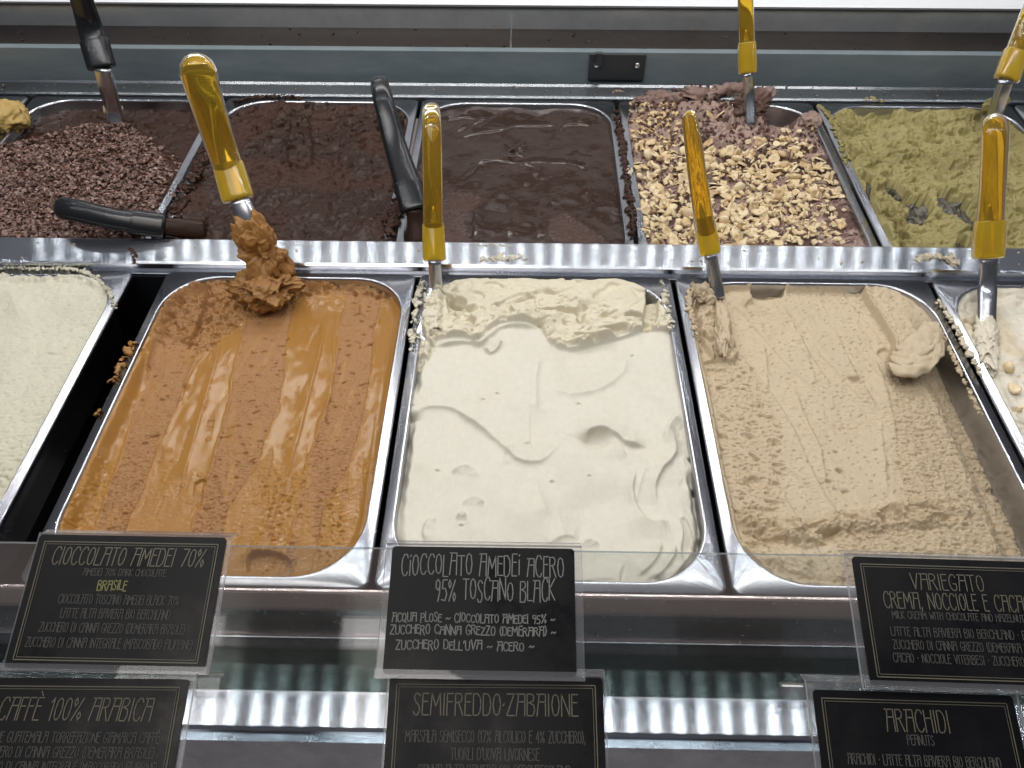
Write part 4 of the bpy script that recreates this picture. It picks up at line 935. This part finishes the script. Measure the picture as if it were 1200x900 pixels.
# ------------------------------------------------------------------ lettering: narrow stroke alphabet
FT = {
 'A': (.52, [[(0, 0), (.14, 1)], [(0, 1), (.52, 1), (.52, 0)], [(.09, .64), (.52, .64)]]),
 'B': (.46, [[(0, 0), (0, 1), (.3, 1), (.42, .88), (.36, .68), (.1, .60)], [(.1, .60), (.4, .5), (.46, .25), (.36, 0), (0, 0)]]),
 'C': (.46, [[(.46, .84), (.38, 1), (.18, 1), (.04, .78), (0, .48), (.06, .16), (.2, 0), (.36, 0), (.46, .16)]]),
 'D': (.46, [[(.0, 0), (.0, 1), (.26, 1), (.42, .8), (.46, .48), (.4, .14), (.26, 0), (0, 0)]]),
 'E': (.36, [[(.36, 1), (0, 1), (0, 0), (.36, 0)], [(0, .62), (.3, .62)]]),
 'F': (.36, [[(.36, 1), (0, 1), (0, 0)], [(0, .62), (.3, .62)]]),
 'G': (.48, [[(.46, .84), (.36, 1), (.18, 1), (.04, .78), (0, .48), (.06, .16), (.2, 0), (.38, 0), (.46, .16), (.46, .42), (.26, .42)]]),
 'H': (.46, [[(0, 0), (0, 1)], [(.46, 0), (.46, 1)], [(0, .64), (.46, .64)]]),
 'I': (.10, [[(.05, 0), (.05, 1)]]),
 'J': (.3, [[(.28, 1), (.28, .15), (.16, 0), (0, .08)]]),
 'K': (.44, [[(0, 0), (0, 1)], [(.44, 1), (.02, .52), (.44, 0)]]),
 'L': (.36, [[(0, 1), (0, 0), (.36, 0)]]),
 'M': (.62, [[(0, 0), (.06, 1), (.31, .4), (.56, 1), (.62, 0)]]),
 'N': (.48, [[(0, 0), (0, 1), (.48, 0), (.48, 1)]]),
 'O': (.46, [[(.23, 1), (.08, .9), (0, .5), (.08, .1), (.23, 0), (.38, .1), (.46, .5), (.38, .9), (.23, 1)]]),
 'P': (.42, [[(0, 0), (0, 1), (.3, 1), (.42, .82), (.34, .58), (0, .5)]]),
 'Q': (.48, [[(.23, 1), (.08, .9), (0, .5), (.08, .1), (.23, 0), (.38, .1), (.46, .5), (.38, .9), (.23, 1)], [(.3, .2), (.5, -.08)]]),
 'R': (.46, [[(0, 0), (0, 1), (.3, 1), (.42, .84), (.34, .62), (.02, .56)], [(.2, .58), (.46, 0)]]),
 'S': (.40, [[(.38, .88), (.26, 1), (.1, .98), (.02, .8), (.12, .6), (.32, .42), (.38, .2), (.26, .0), (.1, .0), (0, .14)]]),
 'T': (.46, [[(0, 1), (.46, 1)], [(.23, 1), (.23, 0)]]),
 'U': (.46, [[(0, 1), (.02, .2), (.14, 0), (.34, 0), (.44, .2), (.46, 1)]]),
 'V': (.48, [[(0, 1), (.24, 0), (.48, 1)]]),
 'W': (.66, [[(0, 1), (.16, 0), (.33, .7), (.5, 0), (.66, 1)]]),
 'Y': (.44, [[(0, 1), (.22, .5), (.44, 1)], [(.22, .5), (.22, 0)]]),
 'Z': (.44, [[(.02, 1), (.44, 1), (0, 0), (.44, 0)]]),
 '0': (.42, [[(.21, 1), (.06, .88), (0, .5), (.06, .12), (.21, 0), (.36, .12), (.42, .5), (.36, .88), (.21, 1)]]),
 '1': (.2, [[(0, .8), (.14, 1), (.14, 0)]]),
 '4': (.42, [[(.32, 0), (.32, 1), (0, .34), (.42, .34)]]),
 '5': (.40, [[(.38, 1), (.06, 1), (.02, .58), (.26, .6), (.4, .34), (.28, .02), (0, .06)]]),
 '7': (.42, [[(0, 1), (.42, 1), (.14, 0)]]),
 '9': (.40, [[(.36, .72), (.24, .5), (.06, .6), (.04, .86), (.2, 1), (.36, .86), (.36, .4), (.24, 0)]]),
 '%': (.60, [[(.54, 1), (.06, 0)], [(.1, 1), (0, .82), (.1, .62), (.22, .8), (.1, 1)], [(.48, .4), (.38, .2), (.48, 0), (.6, .2), (.48, .4)]]),
 '(': (.16, [[(.16, 1.05), (.02, .7), (.02, .3), (.16, -.05)]]), ')': (.16, [[(0, 1.05), (.14, .7), (.14, .3), (0, -.05)]]),
 ',': (.08, [[(.06, .08), (0, -.14)]]), '.': (.06, [[(0, 0), (.05, .05)]]), "'": (.06, [[(.05, 1.05), (0, .8)]]),
 '·': (.1, [[(.02, .46), (.08, .54)]]), '~': (.5, [[(0, .4), (.14, .56), (.32, .36), (.5, .54)]]), ' ': (.30, []),
 'i': (.10, [[(.05, 0), (.05, .72)], [(.04, .92), (.08, .98)]]), 'È': (.36, [[(.36, 1), (0, 1), (0, 0), (.36, 0)], [(0, .62), (.3, .62)], [(.08, 1.28), (.24, 1.1)]]),
}
def text_strokes(s, h, xc, yb, width=None, gap=.14, jit=0.0, seed=0, left=None, slant=0.0):
    r_ = random.Random(seed); adv = []; x = 0
    for ch in s:
        wd, st = FT[ch]; adv.append(x); x += wd+gap
    x -= gap; sx = h*.92 if width is None else width/x
    x0 = xc-x*sx/2 if left is None else left; out = []
    for ch, a in zip(s, adv):
        k = 1+jit*r_.gauss(0, 1); dy = jit*h*r_.gauss(0, .6); sl = slant+jit*r_.gauss(0, .5)
        for st in FT[ch][1]:
            out.append([(x0+(a+px_)*sx+sl*py_*h*.5, yb+dy+py_*h*k) for px_, py_ in st])
    return out
def ribbon(name, strokes, wd, m, parent, frame, z=.0004):
    O, ex, ey, n = frame; V = []; F = []
    def pt(x, y): return tuple(O+ex*x+ey*y+n*z)
    for st in strokes:
        for a, b in zip(st, st[1:]):
            dx, dy = b[0]-a[0], b[1]-a[1]; l = math.hypot(dx, dy)+1e-9; ux, uy = dx/l*wd/2, dy/l*wd/2; k = len(V)
            V += [pt(a[0]-ux-uy, a[1]-uy+ux), pt(a[0]-ux+uy, a[1]-uy-ux), pt(b[0]+ux+uy, b[1]+uy-ux), pt(b[0]+ux-uy, b[1]+uy+ux)]; F.append((k, k+1, k+2, k+3))
    return link(name, mesh_from(name, V, F), m, parent)
def frame_rect(x0, y0, x1, y1): return [[(x0, y0), (x1, y0), (x1, y1), (x0, y1), (x0, y0)]]

def plane_hit(px, py, P, n):
    d = ray(px, py); return _C+d*(((P-_C) @ n)/(d @ n))
sl_up = np.array([0, .954, .30]); sl_up /= np.linalg.norm(sl_up); N_T = np.cross([1, 0, 0], sl_up)
P_UP = np.array([0, .238, .126]); P_LO = np.array([0, .176, .1000])
def price_tag(label, TL, TR, BL, P, h, lines, border=True, mg=(.004, .004, .003, .004), wing=None, ck='card', cover=True):
    tl, tr, bl_ = plane_hit(*TL, P, N_T), plane_hit(*TR, P, N_T), plane_hit(*BL, P, N_T)
    ex = (tr-tl); Wd = np.linalg.norm(ex); ex /= Wd
    n = N_T; ey = np.cross(n, ex); ey /= np.linalg.norm(ey)
    dwn = (bl_-tl); sk = 0
    Hh = h if h else abs(dwn @ ey)
    O = tl-ey*Hh; fr = (O*1.0, ex, ey, n)
    t = empty('price_tag', tuple(O)); tag(t, label, 'price tag', 'black flavour cards along the front')
    fr0 = (np.zeros(3), ex, ey, n)
    def W2(x, y, z=0): return ex*x+ey*y+n*z
    # rounded black card with thickness
    out = rrect(0, 0, Wd, Hh, .0022, 4); m_ = len(out)
    V = [tuple(W2(x, y, 0)) for x, y in out]+[tuple(W2(x, y, -.0009)) for x, y in out]
    F = [tuple(range(m_)), tuple(range(m_, 2*m_))[::-1]]+[(k+m_, (k+1) % m_+m_, (k+1) % m_, k) for k in range(m_)]
    co = link('card', mesh_from('card', V, F), [M['card'], M['backpaper']], t); co.data.polygons[1].material_index = 1
    # clear holder behind, a little larger, with a folded rest
    l, r_, b_, u_ = mg
    q = [W2(-l, -b_, -.0012), W2(Wd+r_, -b_, -.0012), W2(Wd+r_, Hh+u_, -.0012), W2(-l, Hh+u_, -.0012)]
    slab('holder_back', q, n, .0022, M['acrylic'], M['acrylic_edge'], t)
    # bottom lip of the holder that grips the card
    q = [W2(-l, -b_-.0002, .0022), W2(Wd+r_, -b_-.0002, .0022), W2(Wd+r_, .0022, .0022), W2(-l, .0022, .0022)]
    slab('holder_lip', q, n, .0012, M['acrylic'], M['acrylic_edge'], t)
    # folded rear leg that hooks down behind the glass
    dn = np.array([0, .0, -1.]); a0 = W2(-l, Hh+u_, -.0036); a1 = W2(Wd+r_, Hh+u_, -.0036); bk = np.array([0, .005, 0])
    slab('holder_hook', [a0, a1, a1+bk+dn*.004, a0+bk+dn*.004], np.cross(a1-a0, bk)/np.linalg.norm(np.cross(a1-a0, bk)), .0010, M['acrylic'], M['acrylic_edge'], t)
    if border:
        ribbon('border', frame_rect(.0042, .0042, Wd-.0042, Hh-.0042), .00055, M['gold'], t, fr0)
        ribbon('inner_border', frame_rect(.0056, .0056, Wd-.0056, Hh-.0056), .0003, M['gold'], t, fr0)
    for ln in lines:
        s_, yy, hh, wf, mt = ln[:5]; kw = ln[5] if len(ln) > 5 else {}
        xc = kw.pop('xc', .5)*Wd; thick = kw.pop('th', hh*.085)
        nm = 'title' if hh > .006 else 'text_line'
        o = ribbon(nm, text_strokes(s_, hh, xc, yy*Hh, width=wf*Wd, **kw), thick, M[mt], t, fr0)
    return t
G, K, Yk = 'greyink', 'chalk', 'yellowink'
T1 = price_tag('black card headed CIOCCOLATO AMEDEI 70% with a yellow handwritten BRASILE', (47, 626), (266, 630), (14, 776), P_UP, .0735, [
    ('CIOCCOLATO AMEDEI 70%', .765, .0100, .80, 'gold', dict(slant=.18, th=.00062)), ('AMEDEI 70% DARK CHOCOLATE', .685, .0038, .43, G, dict(th=.0004)),
    ('BRASiLE', .575, .0052, .15, Yk, dict(jit=.06, xc=.45, th=.00055)), ('CIOCCOLATO TOSCANO AMEDEI BLACK 70%', .47, .0050, .62, G, dict(th=.00042)),
    ('LATTE ALTA BAVIERA BIO BERCHLAND', .365, .0050, .56, G, dict(th=.00042)), ('ZUCCHERO DI CANNA GREZZO (DEMERARA BRASILE)', .26, .0050, .74, G, dict(th=.00042)),
    ('ZUCCHERO DI CANNA INTEGRALE (MASCOBADO FILIPPINE)', .15, .0050, .84, G, dict(th=.00042))], mg=(.0015, .002, .0015, .0015))
T2 = price_tag('black card handwritten CIOCCOLATO AMEDEI ACERO 95% TOSCANO BLACK', (460, 640), (673, 643), (451, 782), P_UP, .0695, [
    ('CiOCCOLATO AMEDEi ACERO', .765, .0115, .88, K, dict(jit=.05, th=.00062)), ('95% TOSCANO BLACK', .565, .0115, .64, K, dict(jit=.06, xc=.57, th=.00062)),
    ('ACQUA PLOSE ~ CIOCCOLATO AMEDEi 95% ~', .395, .0046, .86, K, dict(jit=.07, xc=.46, th=.00058)), ('ZUCCHERO CANNA GREZZO (DEMERARA) ~', .30, .0046, .87, K, dict(jit=.07, xc=.46, th=.00058)),
    ("ZUCCHERO DELL'UVA ~ ACERO ~", .185, .0046, .72, K, dict(jit=.07, xc=.42, th=.00058))], border=False, mg=(.004, .0045, .0022, .002))
T3 = price_tag('black card headed VARIEGATO CREMA, NOCCIOLE E CACAO', (998, 652), (1224, 659), (1012, 790), P_UP, .0690, [
    ('VARIEGATO', .745, .0088, .37, 'gold', dict(xc=.47, th=.00055)), ('CREMA, NOCCIOLE E CACAO', .59, .0088, .74, 'gold', dict(xc=.5, th=.00055)), ('MILK CREAM WITH CHOCOLATE AND HAZELNUTS', .51, .0038, .68, G, dict(th=.0004)),
    ('LATTE ALTA BAVIERA BIO BERCHLAND · PANNA', .375, .0046, .76, G, dict(xc=.52, th=.0004)), ('ZUCCHERO DI CANNA GREZZO (DEMERARA BRASILE)', .275, .0046, .78, G, dict(xc=.53, th=.0004)),
    ("CACAO · NOCCIOLE VITERBESI · ZUCCHERO DELL'UVA", .175, .0046, .80, G, dict(xc=.53, th=.0004))], mg=(.0035, .002, .002, .002))
T4 = price_tag('black card headed CAFFE 100% ARABICA at the lower left', (-28, 794), (222, 796), (-60, 930), P_LO, .0800, [
    ('CAFFÈ 100% ARABICA', .735, .0112, .70, 'gold', dict(slant=.15, th=.00062)), ('ORIGINE GUATEMALA TORREFAZIONE GIAMAICA CAFFÈ', .60, .0050, .82, G, dict(slant=.1, th=.00045)),
    ('ZUCCHERO DI CANNA GREZZO (DEMERARA BRASILE)', .51, .0050, .80, G, dict(slant=.1, th=.00045)), ('ZUCCHERO DI CANNA INTEGRALE (MASCOBADO FILIPPINE)', .42, .0050, .84, G, dict(slant=.1, th=.00045))], mg=(.002, .0025, .002, .005))
T5 = price_tag('black card headed SEMIFREDDO ZABAIONE at the lower centre', (457, 792), (706, 794), (445, 900), P_LO, .0800, [
    ('SEMIFREDDO·ZABAIONE', .755, .0108, .76, 'gold', dict(th=.00062)), ('MARSALA SEMISECCO (17% ALCOLICO E 4% ZUCCHERO),', .59, .0056, .82, G, dict(th=.00048)),
    ("TUORLI D'UOVA LIVORNESE", .485, .0056, .40, G, dict(th=.00048)), ('PANNA ALTA BAVIERA BIO BERCHTESGLAND', .385, .0056, .68, G, dict(th=.00048))], mg=(.0015, .0015, .002, .0015))
T6 = price_tag('black card headed ARACHIDI at the lower right', (952, 808), (1186, 815), (966, 900), P_LO, .0800, [
    ('ARACHIDI', .755, .0108, .31, 'gold', dict(xc=.5, th=.00062)), ('PEANUTS', .675, .0048, .13, G, dict(th=.00042)), ('ARACHIDI · LATTE ALTA BAVIERA BIO BERCHLAND', .55, .0050, .74, G, dict(th=.00045))], mg=(.0025, .004, .002, .005))

def tag_rest(t, x0, x1, fr):
    """clear folded acrylic end that carries the lower cards"""
    O, ex, ey, n = fr
    prof = [(0, 0), (.011, .0), (.013, -.004), (.006, -.014), (0, -.012)]
    V = []; 
    for x in (x0, x1): V += [tuple(ex*x+ey*(yy)+n*zz) for yy, zz in prof]
    m_ = len(prof); F = [tuple(range(m_)), tuple(range(m_, 2*m_))[::-1]]+[(k, k+m_, (k+1) % m_+m_, (k+1) % m_) for k in range(m_)]
    me = mesh_from('holder_rest', V, F); bevel_me(me, .0006, 1); o = link('holder_rest', me, M['acrylic'], t)
def tag_frame(TL, TR, P):
    tl, tr = plane_hit(*TL, P, N_T), plane_hit(*TR, P, N_T); ex = tr-tl; w_ = np.linalg.norm(ex); ex /= w_; ey = np.cross(N_T, ex); return w_, ex, ey
w_, ex, ey = tag_frame((-28, 794), (222, 796), P_LO); tag_rest(T4, w_-.002, w_+.016, (None, ex, ey, N_T)); bpy.data.objects['holder_rest'].location = tuple(ey*.071-N_T*.004)
w_, ex, ey = tag_frame((952, 808), (1186, 815), P_LO); tag_rest(T6, -.0155, .002, (None, ex, ey, N_T)); bpy.data.objects['holder_rest.001'].location = tuple(ey*.071-N_T*.004)

def specks(label, n, ygen, m, size, seed):
    r_ = random.Random(seed); bm = bmesh.new()
    for k in range(n):
        x = r_.uniform(-.75, 1.0); y, z = ygen(r_); s_ = size*r_.uniform(.4, 1.5)
        bmesh.ops.create_icosphere(bm, subdivisions=1, radius=1, matrix=Matrix.Translation((x, y, z)) @ Matrix.Rotation(r_.uniform(0, 6), 4, 'Z') @ Matrix.Diagonal((s_*r_.uniform(.7, 1.8), s_, s_*.6, 1)))
    me = bpy.data.meshes.new('specks'); bm.to_mesh(me); bm.free(); o = link('gelato_specks', me, m); tag(o, label, 'specks', None, 'stuff'); return o
specks('dark chocolate specks sprinkled along the rear ledge and slot', 90, lambda r: (r.uniform(1.0, 1.032), .0042), M['flake'], .0011, 3)
specks('chocolate specks on the sill of the sliding door track', 34, lambda r: (r.uniform(1.062, 1.12), .0402), M['g_dark'], .0016, 4)
specks('pale and dark crumbs on the middle rail', 70, lambda r: (r.uniform(.639, .675), .0088), M['g_beige'], .0010, 5)

for k, (px_, py_) in enumerate(((1192, 452), (1184, 428), (1197, 476))):
    w3 = U(px_, py_, 0); o = bpy.data.objects.new('hazelnut_piece', NUTS[(k*2+1) % 9]); col.objects.link(o); o.parent = NG
    o.location = (w3[0], w3[1], FN.z(w3[0], w3[1])+.002); o.rotation_euler = (k, k*.7, k*1.3)
